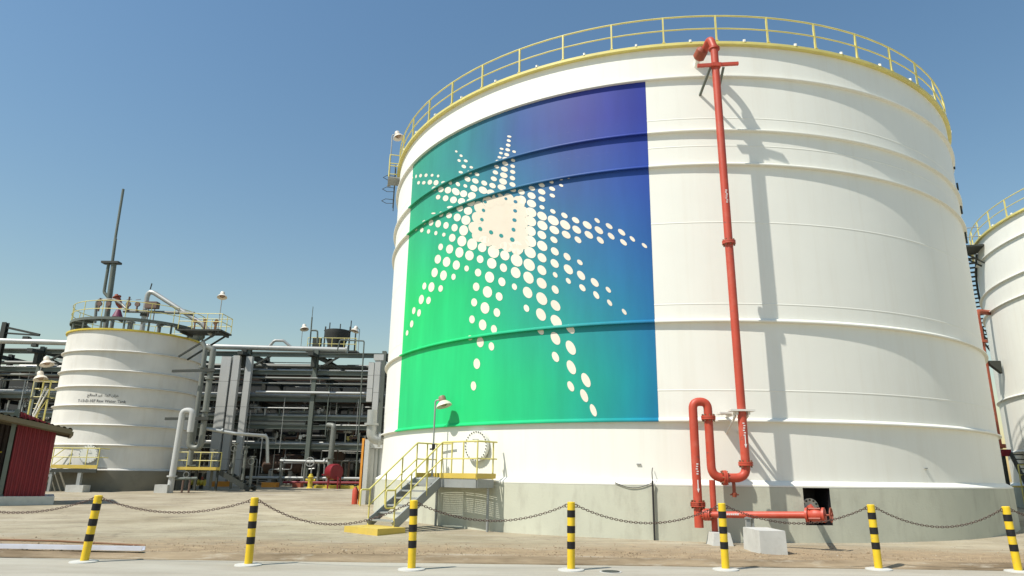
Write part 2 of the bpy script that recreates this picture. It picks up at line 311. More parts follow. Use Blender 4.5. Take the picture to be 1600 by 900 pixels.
DOTS = "-15255,13506,95,-29,57 -15039,13383,98,-28,78 -14818,13224,145,-43,77 -14579,13041,141,-42,76 -14344,12851,114,-34,60 -14132,12654,88,-26,59 -14894,12978,151,-44,76 -14657,12784,166,-49,75 -14415,12613,188,-54,104 -14192,12421,186,-53,111 -13955,12253,145,-43,58 -13751,12097,114,-66,80 -13539,11894,126,-67,80 -13347,11697,106,-54,65 -14248,12212,190,-53,102 -14022,12012,198,-55,110 -13806,11836,209,-59,131 -13587,11631,233,-119,137 -13384,11416,195,-58,133 -13619,13268,78,-42,41 -13485,12992,91,-48,49 -13532,12832,97,-51,54 -13361,12694,107,-53,54 -13404,12501,128,-64,67 -13220,12342,94,-45,48 -13477,12325,123,-55,48 -13260,12168,126,-63,71 -13301,11936,162,-83,100 -12428,13017,91,-39,39 -12436,12864,86,-41,52 -12444,12695,98,-46,57 -12572,12636,88,-38,39 -12453,12524,101,-46,57 -12330,12381,80,-36,46 -12585,12480,85,-39,46 -12470,12351,107,-49,61 -12611,12336,89,-40,46 -12491,12215,138,-58,64 -12347,12065,89,-41,56 -12645,12200,96,-45,57 -12496,12030,129,-59,76 -12664,12008,106,-50,64 -12352,11847,98,-45,63 -12510,11824,148,-68,89 -12687,11806,122,-58,77 -12350,11634,109,-50,70 -12519,11603,163,-75,101 -12716,11582,139,-66,86 -12352,11406,112,-53,80 -12530,11376,169,-80,113 -12739,11340,149,-71,96 -12350,11170,126,-56,82 -12555,11173,179,-78,105 -13082,11976,119,-57,65 -13115,11742,167,-82,99 -12915,11537,143,-70,92 -13142,11476,190,-95,121 -12938,11281,212,-101,132 -12775,11108,179,-59,106 -12344,10971,132,-54,74 -12185,10816,132,-55,94 -12001,10858,122,-52,77 -11836,10904,113,-53,75 -11678,10953,84,-42,58 -11531,10992,87,-36,41 -11425,11007,98,-38,40 -12006,10601,154,-70,115 -11834,10665,136,-64,94 -11663,10700,109,-51,69 -11518,10761,74,-35,45 -12005,10319,175,-79,131 -11831,10405,125,-59,88 -11660,10461,96,-46,64 -11828,10116,94,-45,69 -11651,9905,95,-49,74 -11469,9702,109,-60,87 -11298,9486,123,-70,94 -12012,10016,202,-92,161 -11827,9810,176,-88,142 -11645,9591,195,-102,156 -11458,9376,174,-100,146 -12020,9707,215,-96,170 -11820,9482,186,-93,155 -14098,11761,162,-43,95 -13865,11554,185,-50,119 -13641,11339,204,-56,134 -13430,11155,205,-58,124 -13724,11104,197,-53,50 -13464,10901,183,-50,123 -14230,11194,161,-44,34 -13982,10996,159,-38,107 -13744,10796,175,-44,111 -13522,10585,202,-53,150 -14548,11039,185,-42,93 -14295,10857,180,-39,123 -14056,10662,197,-44,146 -13817,10451,170,-40,133 -13580,10226,181,-45,144 -14892,10983,133,-30,59 -14632,10779,154,-31,96 -14368,10551,129,-26,91 -14115,10329,111,-23,84 -13868,10122,109,-24,77 -13350,9997,236,-62,195 -13631,9866,192,-44,152 -13383,9614,241,-60,199 -13946,9692,154,-30,129 -13689,9470,212,-44,170 -13433,9216,221,-51,193 -13185,11225,209,-64,131 -13210,10981,221,-66,149 -13261,10687,216,-62,154 -13304,10360,241,-66,180 -13139,9375,248,-67,213 -12920,9157,199,-57,166 -12686,8903,248,-80,219 -12880,9421,230,-61,128 -12016,9363,193,-88,164 -12017,9010,213,-99,190 -12021,8626,212,-94,184 -11828,9155,159,-80,136 -11821,8782,184,-93,161 -11628,9257,169,-86,132 -11634,8928,124,-65,103 -11620,8535,138,-76,125 -11443,9042,149,-81,117 -11283,9163,145,-86,118 -11266,8820,112,-70,99 -12173,10529,163,-76,147 -11126,9272,146,-89,114 -11105,8942,137,-85,110 -10980,9385,86,-58,71 -10958,9058,134,-88,108 -10940,8725,112,-78,97 -10810,9159,106,-69,80 -10785,8825,105,-77,90 -10636,8920,111,-79,87 -10614,8588,103,-74,82 -10491,8677,81,-65,70 -10329,8437,80,-59,62 -11241,8070,91,-56,79 -14015,9255,215,-37,172 -13757,9021,229,-43,187 -13497,8777,197,-41,173 -14094,8783,216,-32,179 -13826,8546,207,-34,186 -13555,8372,120,-23,115 -14417,8420,157,-18,137 -14174,8267,216,-27,183 -13890,8087,144,-20,124 -14504,7941,209,-19,179 -14246,7792,165,-17,139 -13192,8989,215,-54,181 -12955,8750,157,-44,139 -12715,8506,205,-64,186 -12467,8685,191,-68,170 -12488,8266,147,-53,145 -12252,8439,228,-91,208 -12265,8023,189,-75,183 -13245,8542,116,-27,108 -12990,8288,151,-40,138 -12751,8034,200,-60,191 -12512,7790,147,-51,148 -13020,7797,154,-38,149 -12785,7536,204,-56,195 -12557,7303,142,-46,142 -12283,7550,100,-41,107 -13053,7265,141,-32,141 -12250,8880,252,-103,226 -12444,9005,263,-77,147 -11824,8382,160,-81,144 -11431,8304,119,-73,113 -12034,8209,212,-95,196 -11825,7966,160,-83,154 -11622,8133,142,-79,133 -11413,7883,153,-93,144 -12044,7781,193,-89,192 -11614,7755,83,-49,85 -11827,7536,177,-89,167 -11414,7509,84,-54,86 -12056,7293,176,-80,179 -11614,7273,121,-71,126 -11825,7030,195,-99,193 -11225,7644,132,-90,131 -11208,7243,102,-67,98 -11030,7379,126,-87,118 -11011,6975,94,-75,103 -10841,7114,82,-62,78 -10827,6707,79,-65,82 -10631,6401,72,-62,73 -14781,7632,160,-12,137 -14563,7452,154,-10,140 -14842,7140,164,-11,137 -15035,6864,138,-10,105 -12826,6998,194,-51,196 -12593,6774,137,-42,145 -13087,6686,132,-28,137 -12863,6434,168,-41,180 -12641,6232,125,-36,137 -12072,6778,103,-47,112 -11835,6519,175,-92,187 -13117,6064,118,-18,84 -12901,5865,156,-35,172 -12681,5673,117,-32,136 -12958,5161,148,-31,173 -13011,4444,122,-24,148 -11838,5989,111,-50,103 -11609,6760,164,-89,157 -11599,6255,190,-103,186 -11388,5981,139,-79,130 -11610,5722,162,-97,183 -11384,5400,164,-113,194 -11610,5149,121,-74,143 -11378,4803,149,-108,187 -11388,4233,110,-76,135 -11173,4400,144,-115,182 -11200,3944,123,-101,163 -11077,3513,104,-98,151 -13002,10666,268,-122,228,1 -12812,10760,278,-117,211,1 -12610,10763,286,-118,225,1 -12412,10660,229,-98,207,1 -12229,10467,240,-99,220,1 -12164,10106,255,-94,202,1 -12157,9731,214,-88,216,1 -12164,9366,233,-85,199,1 -12152,8996,251,-89,212,1 -12259,8814,217,-80,197,1 -12427,9007,247,-93,215,1 -12621,9173,281,-100,202,1 -12817,9376,251,-104,220,1 -13020,9617,291,-113,208,1 -13092,9950,324,-129,226,1 -13044,10304,270,-116,211,1"
HOLES = "-12884,10814,84,-34,57 -12650,10907,88,-35,62 -12468,10709,66,-26,51 -12288,10513,80,-30,60 -12913,10512,81,-34,62 -12292,10187,80,-30,60 -12942,10185,88,-36,64 -12302,9862,86,-31,64 -12971,9854,99,-41,79 -12316,9528,80,-30,69 -12743,9622,95,-37,75 -12542,9410,90,-33,69 -12335,9185,94,-35,80"
CORE = "-12979,10620 -12833,10708 -12710,10717 -12563,10714 -12447,10655 -12344,10514 -12252,10453 -12189,10281 -12178,9957 -12175,9656 -12182,9379 -12172,9096 -12170,8906 -12275,8859 -12330,8984 -12431,9041 -12544,9158 -12641,9217 -12690,9238 -12771,9345 -12854,9473 -12929,9581 -13048,9657 -13073,9853 -13045,10098 -13007,10355"

# ------------------------------------------------------------------ the setting
def gz(x, y):
    if y < 14.9: return 0.06
    z = 0.06 - 0.035 * min(1, max(0, (y - 15) / 4))
    z += 0.0185 * max(0, min(y, 62) - 20)
    z += 0.02 * math.sin(x * 3.1 + 1.7 * math.sin(y * 2.3)) * math.sin(y * 2.9 + x) * max(0, 1 - abs(y - 16.2) / 1.5)
    z += 0.018 * math.sin(x * 0.9 + y * 1.3) * math.sin(y * 0.8 - x * 0.35) * min(1, max(0, (y - 15.2) / 1.5))
    return z
ys = [14.78, 14.9, 15.1] + [15.1 + 0.3 * i for i in range(1, 50)] + [30.5 + 1.2 * i for i in range(30)] + [68, 75, 90, 120, 200, 500, 1500, 5000]
xs = [-5000, -1500, -500, -200, -100, -70, -50] + [-40 + 0.75 * i for i in range(107)] + [44, 50, 60, 80, 120, 200, 500, 1500, 5000]
structure("ground", MB().grid([[(x, y, gz(x, y)) for x in xs] for y in ys]), M['ground'], 1.2)
structure("road", MB().grid([[(x, y, -0.002 * max(0, 13.6 - y)) for x in (-5000, -500, -100, -30, -15, -8, 0, 8, 15, 30, 100, 500, 5000)] for y in (-3000, -200, -40, 0, 8, 12, 13.6, 14.12)]), M['road'], 1.2)
kx = [-600, -60] + [-24 + 0.4 * i for i in range(126)] + [60, 600]
rk = random.Random(3)
krows = []
for y, z in ((14.10, -0.03), (14.10, 0.012), (14.26, 0.018), (14.34, 0.03), (14.50, 0.062), (14.66, 0.074), (14.82, 0.07)):
    krows.append([(x, y + (rk.uniform(-.012, .012) if z > 0 else 0), z + (rk.uniform(-.006, .006) if z > .02 else 0)) for x in kx])
structure("kerb", MB().grid(krows), M['kerb'], 1.0)
# loose stones gathered along the kerb
g = MB(); rs = random.Random(11)
for i in range(2600):
    x = rs.uniform(-13, 14); y = 14.72 + abs(rs.gauss(0, 1.3)); s = rs.uniform(0.006, 0.026) * (1.5 if rs.random() < .08 else 1)
    z = gz(x, y); a = rs.uniform(0, 6.3)
    P = [V(x, y, z + s * rs.uniform(.6, 1.1))] + [V(x + s * rs.uniform(.7, 1.4) * math.cos(a + k * 1.257), y + s * rs.uniform(.7, 1.4) * math.sin(a + k * 1.257), z - 0.004) for k in range(5)]
    g._add(P, [(0, 1 + k, 1 + (k + 1) % 5) for k in range(5)])
go = mesh_obj("gravel", g, M['kerb'], V(0, 0, 0), 0); go["kind"] = "stuff"; go["label"] = "loose stones and grit scattered along the kerb"

# ------------------------------------------------------------------ storage tanks
RIBS = (14.045, 12.13, 10.97, 6.023, 3.17)
SEAMS = (12.61, 11.65, 9.11, 6.57, 4.05)
POST_STEP = 360 / 47

def big_tank(label, c, mural):
    t = Thing("storage_tank", label, "tank", (c[0], c[1], 0), "large white storage tanks")
    R = TR
    if mural:      # ring wall with an open niche for the outlet nozzle
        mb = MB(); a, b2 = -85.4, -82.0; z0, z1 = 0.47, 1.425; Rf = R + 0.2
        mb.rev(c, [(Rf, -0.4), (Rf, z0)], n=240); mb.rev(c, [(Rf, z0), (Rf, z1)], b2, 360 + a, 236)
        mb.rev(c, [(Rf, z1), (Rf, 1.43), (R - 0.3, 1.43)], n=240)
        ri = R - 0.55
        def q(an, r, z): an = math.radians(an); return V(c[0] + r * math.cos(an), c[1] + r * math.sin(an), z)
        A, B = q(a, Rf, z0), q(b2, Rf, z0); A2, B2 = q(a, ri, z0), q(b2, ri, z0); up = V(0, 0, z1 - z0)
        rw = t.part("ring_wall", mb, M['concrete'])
        t.part("niche_shade", MB()._add([A, B, B2, A2, A + up, B + up, B2 + up, A2 + up], [(0, 1, 2, 3), (4, 7, 6, 5), (0, 3, 7, 4), (1, 5, 6, 2), (3, 2, 6, 7)]), M['black'], parent=rw, label="recess in the ring wall, its shade painted black", smooth=0)  # shade inside the niche put in as a black colour
    else:
        t.part("ring_wall", MB().rev(c, [(R + .2, -0.4), (R + .2, 1.43), (R - .3, 1.43)], n=120), M['concrete'])
    n = 240 if mural else 160
    t.part("shell", MB().rev(c, [(R, 1.44), (R, 15.24)], n=n), M['white'])
    t.part("chime", MB().rev(c, [(R + .002, 1.60), (R + .16, 1.50), (R + .20, 1.475), (R + .20, 1.436), (R - .1, 1.436)], n=n), M['white'])
    t.part("roof", MB().rev(c, [(R + .05, 15.25), (0.01, 15.95)], n=96), M['white2'])
    gm = M['girder'] if mural else M['white']
    for z in RIBS:
        t.part("wind_girder", MB().rev(c, [(R - .01, z + .12), (R + .085, z + .055), (R + .112, z + .045), (R + .118, z + .02), (R + .112, z), (R - .01, z - .004)], n=n), gm if z < 14 else M['white'])
    if mural:
        for z in SEAMS:
            t.part("weld_seam", MB().rev(c, [(R - .005, z - .03), (R + .0045, z - .016), (R + .006, z), (R + .0045, z + .016), (R - .005, z + .03)], n=n), gm)
    t.part("curb", MB().rev(c, [(R - .01, 15.20), (R + .13, 15.20), (R + .145, 15.208), (R + .145, 15.295), (R + .13, 15.31), (R - .01, 15.31)], n=n), M['yellow'])
    def ring(z, r, off=0.06, m=120):
        return MB().tube([(c[0] + (R + off) * math.cos(2 * math.pi * k / m), c[1] + (R + off) * math.sin(2 * math.pi * k / m), z) for k in range(m)], r, 8, closed=True)
    top = t.part("top_rail", ring(16.31, 0.028), M['yellow'])
    t.part("middle_rail", ring(15.83, 0.024), M['yellow'])
    base_th = math.radians(-99.4)
    pm = MB().box((c[0] + R + .06, c[1], 15.82), (0.06, 0.05, 0.98)); pm.box((c[0] + R + .06, c[1], 15.355), (0.12, 0.10, 0.02))
    p0 = t.part("rail_post", pm, M['yellow']); p0.rotation_euler = (0, 0, base_th)
    for k in range(1, 47): t.copy_part(p0, rotz=base_th + math.radians(POST_STEP) * k)
    lm = MB().extrude([(c[0] + R + .09, c[1] - .04, 15.315), (c[0] + R + .16, c[1] - .025, 15.29), (c[0] + R + .16, c[1] + .025, 15.29), (c[0] + R + .09, c[1] + .04, 15.315)], (0, 0, .085))
    l0 = t.part("lifting_lug", lm, M['white']); lb = math.radians(-95.6); l0.rotation_euler = (0, 0, lb)
    for k in range(1, 46): t.copy_part(l0, rotz=lb + math.radians(360 / 46) * k)
    return t

tank = big_tank("huge white tank with a green to blue painted mural of dots", TC, True)
tank2 = big_tank("plain white tank at the right edge, partly hidden behind the mural tank", (38.60, 33.41), False)

def on(th, z, off=0.0, c=TC, R=TR):
    a = math.radians(th); return V(c[0] + (R + off) * math.cos(a), c[1] + (R + off) * math.sin(a), z)

# mural sheet, its dots and the pale core
mb = MB()
mb.rev(TC, [(TR - .001, MZ0)] + [(TR + .005, MZ0 + .004 + (MZ1 - MZ0 - .008) * k / 8) for k in range(9)] + [(TR - .001, MZ1)], TH_L, TH_R, 70)
mural = tank.part("mural", mb, M['mural'], label="green to blue painted panel on the tank shell", smooth=0.9)
def parse(s): return [tuple(int(x) for x in d.split(',')) for d in s.split()]
for th, z, a, b_, c_, *ck in parse(DOTS):
    n = 18 if a > 90 else 12
    vs = [on(th / 100, z / 1000, .011)]; 
    for k in range(n):
        t_ = 2 * math.pi * k / n; s_ = a * math.cos(t_) / 1000; w_ = (b_ * math.cos(t_) + c_ * math.sin(t_)) / 1000
        vs.append(on(th / 100 + math.degrees(s_ / TR), z / 1000 + w_, .011))
    tank.part("mural_dot", MB()._add(vs, [(0, 1 + k, 1 + (k + 1) % n) for k in range(n)]), M['core' if ck else 'dot'], parent=mural, smooth=0)
cp = parse(CORE); cx = sum(p[0] for p in cp) / len(cp); cz = sum(p[1] for p in cp) / len(cp)
core = MB(); rings = []
for f in (0.33, 0.66, 1.0):
    rings.append([on((cx + (p[0] - cx) * f) / 100, (cz + (p[1] - cz) * f) / 1000, .0095) for p in cp])
n = len(cp); vs = [on(cx / 100, cz / 1000, .0095)] + [p for r in rings for p in r]
fs = [(0, 1 + (k + 1) % n, 1 + k) for k in range(n)]
for r in range(2):
    fs += [(1 + r * n + k, 1 + r * n + (k + 1) % n, 1 + (r + 1) * n + (k + 1) % n, 1 + (r + 1) * n + k) for k in range(n)]
core._add(vs, fs)
tank.part("mural_core", core, M['core'], parent=mural, label="pale merged centre of the dot star", smooth=0)
for th, z, a, b_, c_ in parse(HOLES):
    n = 10; vs = [on(th / 100, z / 1000, .016)]
    for k in range(n):
        t_ = 2 * math.pi * k / n; s_ = a * math.cos(t_) / 1000; w_ = (b_ * math.cos(t_) + c_ * math.sin(t_)) / 1000
        vs.append(on(th / 100 + math.degrees(s_ / TR), z / 1000 + w_, .016))
    tank.part("mural_hole", MB()._add(vs, [(0, 1 + k, 1 + (k + 1) % n) for k in range(n)]), M['mural'], parent=mural, smooth=0)

# manway on the shell
def manway(t, c, R, th, z, r, bolts=28, k_=.5):
    a = math.radians(th); nrm = V(math.cos(a), math.sin(a), 0); tg = V(-math.sin(a), math.cos(a), 0); p = V(c[0], c[1], 0) + nrm * R + V(0, 0, z)
    mw = t.part("manway", MB().tube([p - nrm * .1, p + nrm * .16 * k_], r * .86, 28), M['white'])
    t.part("flange", MB().disc(p + nrm * .15 * k_, nrm, r, .05, 36), M['white'], parent=mw)
    t.part("cover_plate", MB().disc(p + nrm * (.15 * k_ + .05), nrm, r, .045, 36), M['white'], parent=mw)
    hb = MB().tube([p + nrm * .10 - tg * .1 + V(0, 0, .2), p + nrm * .2 - tg * .1 + V(0, 0, .2), p + nrm * .2 + tg * .1 + V(0, 0, .2), p + nrm * .10 + tg * .1 + V(0, 0, .2)], .012, 6)
    t.part("handle", hb, M['steel'], parent=mw)
    for k in range(bolts):
        t_ = 2 * math.pi * k / bolts; q = p + nrm * (.15 * k_ + .028) + (tg * math.cos(t_) + V(0, 0, 1) * math.sin(t_)) * (r - .035)
        t.part("bolt", MB().disc(q, nrm, .019, .14, 6), M['black'], parent=mw, smooth=0)
manway(tank, TC, TR, -128.7, 2.53, 0.47)
# outlet flange in the niche
nr = V(math.cos(math.radians(-83.9)), math.sin(math.radians(-83.9)), 0); pn = on(-83.9, 0.90, -0.15)
fl = tank.part("outlet_flange", MB().disc(pn, nr, .25, .06, 28), M['lampwhite'], label="round bolted outlet flange inside the dark niche")
tank.part("nozzle", MB().tube([pn - nr * .4, pn], .15, 16), M['rust'], parent=fl)
for k in range(12):
    a = 2 * math.pi * k / 12; tg = V(-nr.y, nr.x, 0)
    tank.part("bolt", MB().disc(pn + nr * .03 + (tg * math.cos(a) + V(0, 0, 1) * math.sin(a)) * .205, nr, .022, .07, 6), M['black'], parent=fl, smooth=0)
# earthing bosses near the chime, small brackets past the right-hand rim
for th in (-105.0, -66.0):
    tank.part("earthing_boss", MB().box(on(th, 2.0, .02), (.12, .04, .03), (V(-math.sin(math.radians(th)), math.cos(math.radians(th)), 0), V(math.cos(math.radians(th)), math.sin(math.radians(th)), 0), V(0, 0, 1))), M['steel'])
for z0, z1 in ((13.62, 13.72), (12.72, 13.02), (12.36, 12.5), (11.72, 12.05), (10.5, 10.95)):
    tank.part("cable_clip", MB().tube([on(-33.9, z0, .05), on(-33.9, z1, .05)], .035, 6), M['rackdark'])
# hatch platform on the rim at the far left with its ladder
hp = tank.part("rim_platform", MB().extrude([on(-170, 14.72, .02), on(-166, 14.72, .02), on(-166, 14.72, .55), on(-170, 14.72, .55)], (0, 0, .05)), M['steel'])
for th in (-170, -168, -166):
    tank.part("rail_post", MB().tube([on(th, 14.75, .52), on(th, 15.85, .52)], .025, 6), M['yellow'], parent=hp)
for z in (15.3, 15.85):
    tank.part("platform_rail", MB().tube([on(-166, z, .06), on(-166, z, .52), on(-168, z, .52), on(-170, z, .52), on(-170, z, .06)], .024, 6), M['yellow'], parent=hp)
lad = MB()
for s in (-1, 1): lad.tube([on(-172.0 + s * .9, 13.7, .25), on(-172.0 + s * .9, 15.9, .25)], .022, 6)
ld = tank.part("ladder", lad, M['rackdark'])
for k in range(8): tank.part("rung", MB().tube([on(-172.9, 13.85 + k * .27, .25), on(-171.1, 13.85 + k * .27, .25)], .014, 6), M['rackdark'], parent=ld)
for k in range(3):
    z = 14.1 + k * .6
    tank.part("cage_hoop", MB().tube([on(-173, z, .25), on(-173.2, z, .6), on(-172, z, .8), on(-170.8, z, .6), on(-171, z, .25)], .014, 6), M['rackdark'], parent=ld)

# dome lamps on poles
def dome_lamp(label, base, top_z, lean, s=1.0, pole_r=.028, brown=True, group="dome lamps on poles"):
    base = V(*base); d = V(*lean).normalized(); t = Thing("dome_lamp", label, "lamp", base, group)
    tp = V(base.x, base.y, top_z)
    t.part("pole", MB().tube(arcp([base, tp - V(0, 0, .18 * s), tp, tp + d * .26 * s], .12 * s), pole_r, 8), M['steel'])
    t.part("base_plate", MB().box(base + V(0, 0, .01), (.16, .16, .02)), M['steel'])
    hc = tp + d * .28 * s; ax = (V(0, 0, -1) + d * .35).normalized()
    t.part("housing", MB().lathe(hc - ax * .14 * s, ax, [(0, 0), (.10 * s, .01 * s), (.12 * s, .05 * s), (.12 * s, .17 * s), (.09 * s, .2 * s)], 16), M['lampbrown'] if brown else M['lampwhite'])
    t.part("lamp_shade", MB().lathe(hc + ax * .03 * s, ax, [(.08 * s, 0), (.13 * s, .02 * s), (.22 * s, .10 * s), (.27 * s, .19 * s), (.255 * s, .19 * s), (.20 * s, .10 * s), (.1 * s, .04 * s)], 24), M['lampwhite'])
    t.part("lens", MB().lathe(hc + ax * .1 * s, ax, [(.13 * s, 0), (.12 * s, .06 * s), (.07 * s, .11 * s), (0, .13 * s)], 16), M['lampbrown'])
    return t

# ------------------------------------------------------------------ access stair of the mural tank
th0 = -131.0; er = V(math.cos(math.radians(th0)), math.sin(math.radians(th0)), 0); et = V(-er.y, er.x, 0); oc = V(TC[0], TC[1], 0)
def st(s, r, z): return oc + er * (TR + r) + et * s + V(0, 0, z)
FZ = 1.56; SW0, SW1, PR, PW = -1.28, -0.12, 0.98, 1.42
RUN = 1.72
stair = Thing("access_stair", "steel stair with pale yellow rails climbing to the manway of the mural tank", "stair", st(-.7, PR + RUN, .05))
for s in (SW0, SW1):
    d = (st(s, PR, FZ - .02) - st(s, PR + RUN, .24))
    stair.part("stringer", MB().bar(st(s, PR + RUN + .03, .22), st(s, PR - .02, FZ - .10), .05, .26), M['steel'])
for k in range(6):
    f = (k + .55) / 6.5; z = .22 + (FZ - .22) * f; r = PR + RUN * (1 - f)
    stair.part("tread", MB().box(st((SW0 + SW1) / 2, r, z), (SW1 - SW0 - .06, .27, .045), (et, er, V(0, 0, 1))), M['steel'])
# platform: beams, grating bars, toe boards
for s0, r0, s1, r1 in ((SW0, PR, PW, PR), (SW0, .28, PW, .28), (SW0, PR, SW0, .28), (PW, PR, PW, .28)):
    stair.part("platform_beam", MB().bar(st(s0, r0, FZ - .16), st(s1, r1, FZ - .16), .06, .24), M['steel'])
gb = MB(); nb = 20
for k in range(nb): gb.bar(st(SW0 + .03, .25 + (PR - .25) * k / (nb - 1), FZ - .015), st(PW - .03, .25 + (PR - .25) * k / (nb - 1), FZ - .015), .007, .032)
for k in range(10): gb.bar(st(SW0 + .05 + (PW - SW0 - .1) * k / 9, .25, FZ - .01), st(SW0 + .05 + (PW - SW0 - .1) * k / 9, PR, FZ - .01), .01, .012)
stair.part("grating", gb, M['steel'], smooth=0, kind="stuff", label="open bar grating of the stair platform")
for a, b2 in ((st(SW1, PR + .04, FZ + .06), st(PW, PR + .04, FZ + .06)), (st(PW + .03, PR + .04, FZ + .06), st(PW + .03, .2, FZ + .06)), (st(SW0 - .03, PR, FZ + .06), st(SW0 - .03, .2, FZ + .06)), (st(SW0, .22, FZ + .06), st(PW, .22, FZ + .06))):
    stair.part("toe_board", MB().bar(a, b2, .012, .15), M['toe'])
for s in (-.95, PW - .12):
    stair.part("support_leg", MB().tube([st(s, .36, 0), st(s, .36, FZ - .28)], .04, 8), M['steel'])
H1, H2 = 1.06, .56
def rail(pts, r=.026, nm="hand_rail"): return stair.part(nm, MB().tube(arcp(pts, .06, 4), r, 8), M['yellow'])
for s in (SW0 - .01, SW1 + .01):
    bot = st(s, PR + RUN + .06, .22); tp = st(s, PR, FZ); fwd = er * .30
    far = st(s, .12, FZ) if s < -1 else st(PW, PR, FZ)
    up1, up2 = V(0, 0, H1), V(0, 0, H2)
    rail([bot + up2 * .9 + V(0, 0, -.02), bot + up2 * .9 + fwd, bot + up1 * .92 + fwd, bot + up1 * .92, tp + up1, far + up1] if s > -1 else [bot + up2 * .9 + fwd, bot + up1 * .92 + fwd, bot + up1 * .92, tp + up1, far + up1])
    rail([bot + up2 * .9, tp + up2, far + up2], .022, "middle_rail")
    for f in (0.02, .34, .68, 1.0):
        q = bot.lerp(tp, f)
        stair.part("rail_post", MB().tube([q + V(0, 0, -.1), q + V(0, 0, H1 * (.92 + .08 * f) - .01)], .024, 8), M['yellow'])
for s, r in ((SW1 + .45, PR), (SW1 + .95, PR), (PW, PR), (PW, .3), (SW0 - .01, .55), (SW0 - .01, .14)):
    stair.part("rail_post", MB().tube([st(s, r, FZ - .05), st(s, r, FZ + H1 - .01)], .024, 8), M['yellow'])
rail([st(PW, PR, FZ + H1), st(PW, .14, FZ + H1)]); rail([st(PW, PR, FZ + H2), st(PW, .14, FZ + H2)], .022, "middle_rail")
rail([st(SW0 + .0, .14, FZ + H1), st(SW0 + .75, .14, FZ + H1)])
pad = MB(); pz = .20
stp = [st(SW0 + .0, PR + RUN - .12, .0), st(SW1 + .36, PR + RUN - .12, .0), st(SW1 + .36, PR + RUN + .85, .0), st(SW0 + .0, PR + RUN + .85, .0)]
pad.extrude([p - V(0, 0, .1) for p in stp], (0, 0, pz + .1))
single("stair_plinth", pad, M['toe'], "yellow painted concrete plinth at the foot of the mural tank stair", "plinth", st(-.7, PR + RUN + .3, 0), smooth=0)
dome_lamp("dome lamp on a thin pole standing on the mural tank stair platform", tuple(st(-1.12, .45, FZ + .005)), 4.02, (.9, -.45, 0))
jb = Thing("junction_box", "small black switch box clamped to the lamp pole on the stair platform", "switch box", tuple(st(-1.12, .45, 2.45)))
jb.part("box", MB().box(st(-1.04, .51, 2.52), (.10, .10, .16)), M['black']); jb.part("clamp", MB().box(st(-1.12, .48, 2.44), (.18, .06, .05)), M['black'])
dome_lamp("dome lamp on a pole at the top left rim of the mural tank", tuple(on(-171.0, 14.78, .5)), 17.45, (1, -.3, 0), brown=False)

# ------------------------------------------------------------------ red fire water pipework
fw_ = Thing("fire_water_pipe", "red fire water riser with a looped base on the right of the mural tank", "pipe", (5.0, 18.5, 0))
RY = 18.50; RX = 5.93; PRAD = .115
main = arcp([(5.72, 18.98, 14.78), (5.80, 18.62, 14.98), (RX - .06, RY, 14.55), (RX - .03, RY, 8), (RX, RY, 1.66), (5.02, RY, 1.66), (5.02, RY, 3.62), (4.62, RY, 3.62), (4.62, RY, .42)], [.2, .2, 1.0, .30, .30, .195, .195], 8)
fw_.part("riser_pipe", MB().tube(main, PRAD, 18), M['red'])
def flange(c, ax, r=.19, t=.045, mat='red', nb_=8, owner=fw_):
    c = V(*c); ax = V(*ax).normalized(); u = ax.orthogonal().normalized(); w = ax.cross(u)
    f = owner.part("flange", MB().disc(c - ax * .026, ax, r, t, 20).disc(c + ax * .026, ax, r, t, 20), M[mat])
    bm = MB()
    for k in range(nb_):
        a = 2 * math.pi * k / nb_; bm.disc(c + (u * math.cos(a) + w * math.sin(a)) * r * .82, ax, r * .10, t * 4.2, 6)
    owner.part("bolts", bm, M['rust'], parent=f, smooth=0)
for c, ax in (((RX, RY, 2.02), (0, 0, 1)), ((RX - .45 - .13, RY, 1.66), (1, 0, 0)), ((5.02, RY, 3.2), (0, 0, 1)), ((4.62, RY, .98), (0, 0, 1)), ((RX - .03, RY, 8.15), (0, 0, 1)), ((4.62, RY, 1.0), (0, 0, 1))): flange(c, ax)
fw_.part("top_flange", MB().disc((RX - .05, RY + .02, 14.52), (0, 0, 1), .17, .06, 20), M['red'])
fc = V(5.66, 18.95, 14.80); fdir = V(-.30, .80, -.5).normalized()
fw_.part("foam_chamber", MB().tube([fc - fdir * .05, fc + fdir * .04, fc + fdir * .30, fc + fdir * .36], [.10, .19, .19, .12], 16), M['redbrown'])
fw_.part("foam_stub", MB().tube([fc + fdir * .34, fc + fdir * .34 + V(-.03, .35, -.25)], .08, 12), M['white'])
fw_.part("cross_bar", MB().bar((5.30, 18.44, 13.86), (6.55, 18.40, 13.93), .09, .09), M['red'])
for xa, xb, zb in ((5.72, 5.60, 13.42), (6.12, 6.18, 13.5)):
    fw_.part("strut", MB().bar((xa, 18.5, 13.86), (xb, 19.42, zb), .07, .05), M['rack'])
fw_.part("pipe_clip", MB().box((RX - .05, RY - .04, 13.88), (.27, .22, .12)), M['red'])
# lower bracket
for dx in (-.16, .16):
    fw_.part("bracket_arm", MB().bar((RX + dx, RY - .1, 3.33), (RX + dx - .02, 19.42, 3.33), .06, .08), M['white2'])
    fw_.part("bracket_brace", MB().bar((RX + dx, RY + .05, 3.28), (RX + dx - .02, 19.40, 2.86), .05, .05), M['white2'])
fw_.part("bracket_plate", MB().box((RX - .02, RY - .02, 3.40), (.66, .30, .05)), M['white2'])
fw_.part("bracket_plate", MB().box((RX - .34, 19.0, 3.36), (.34, .5, .04)), M['white2'])
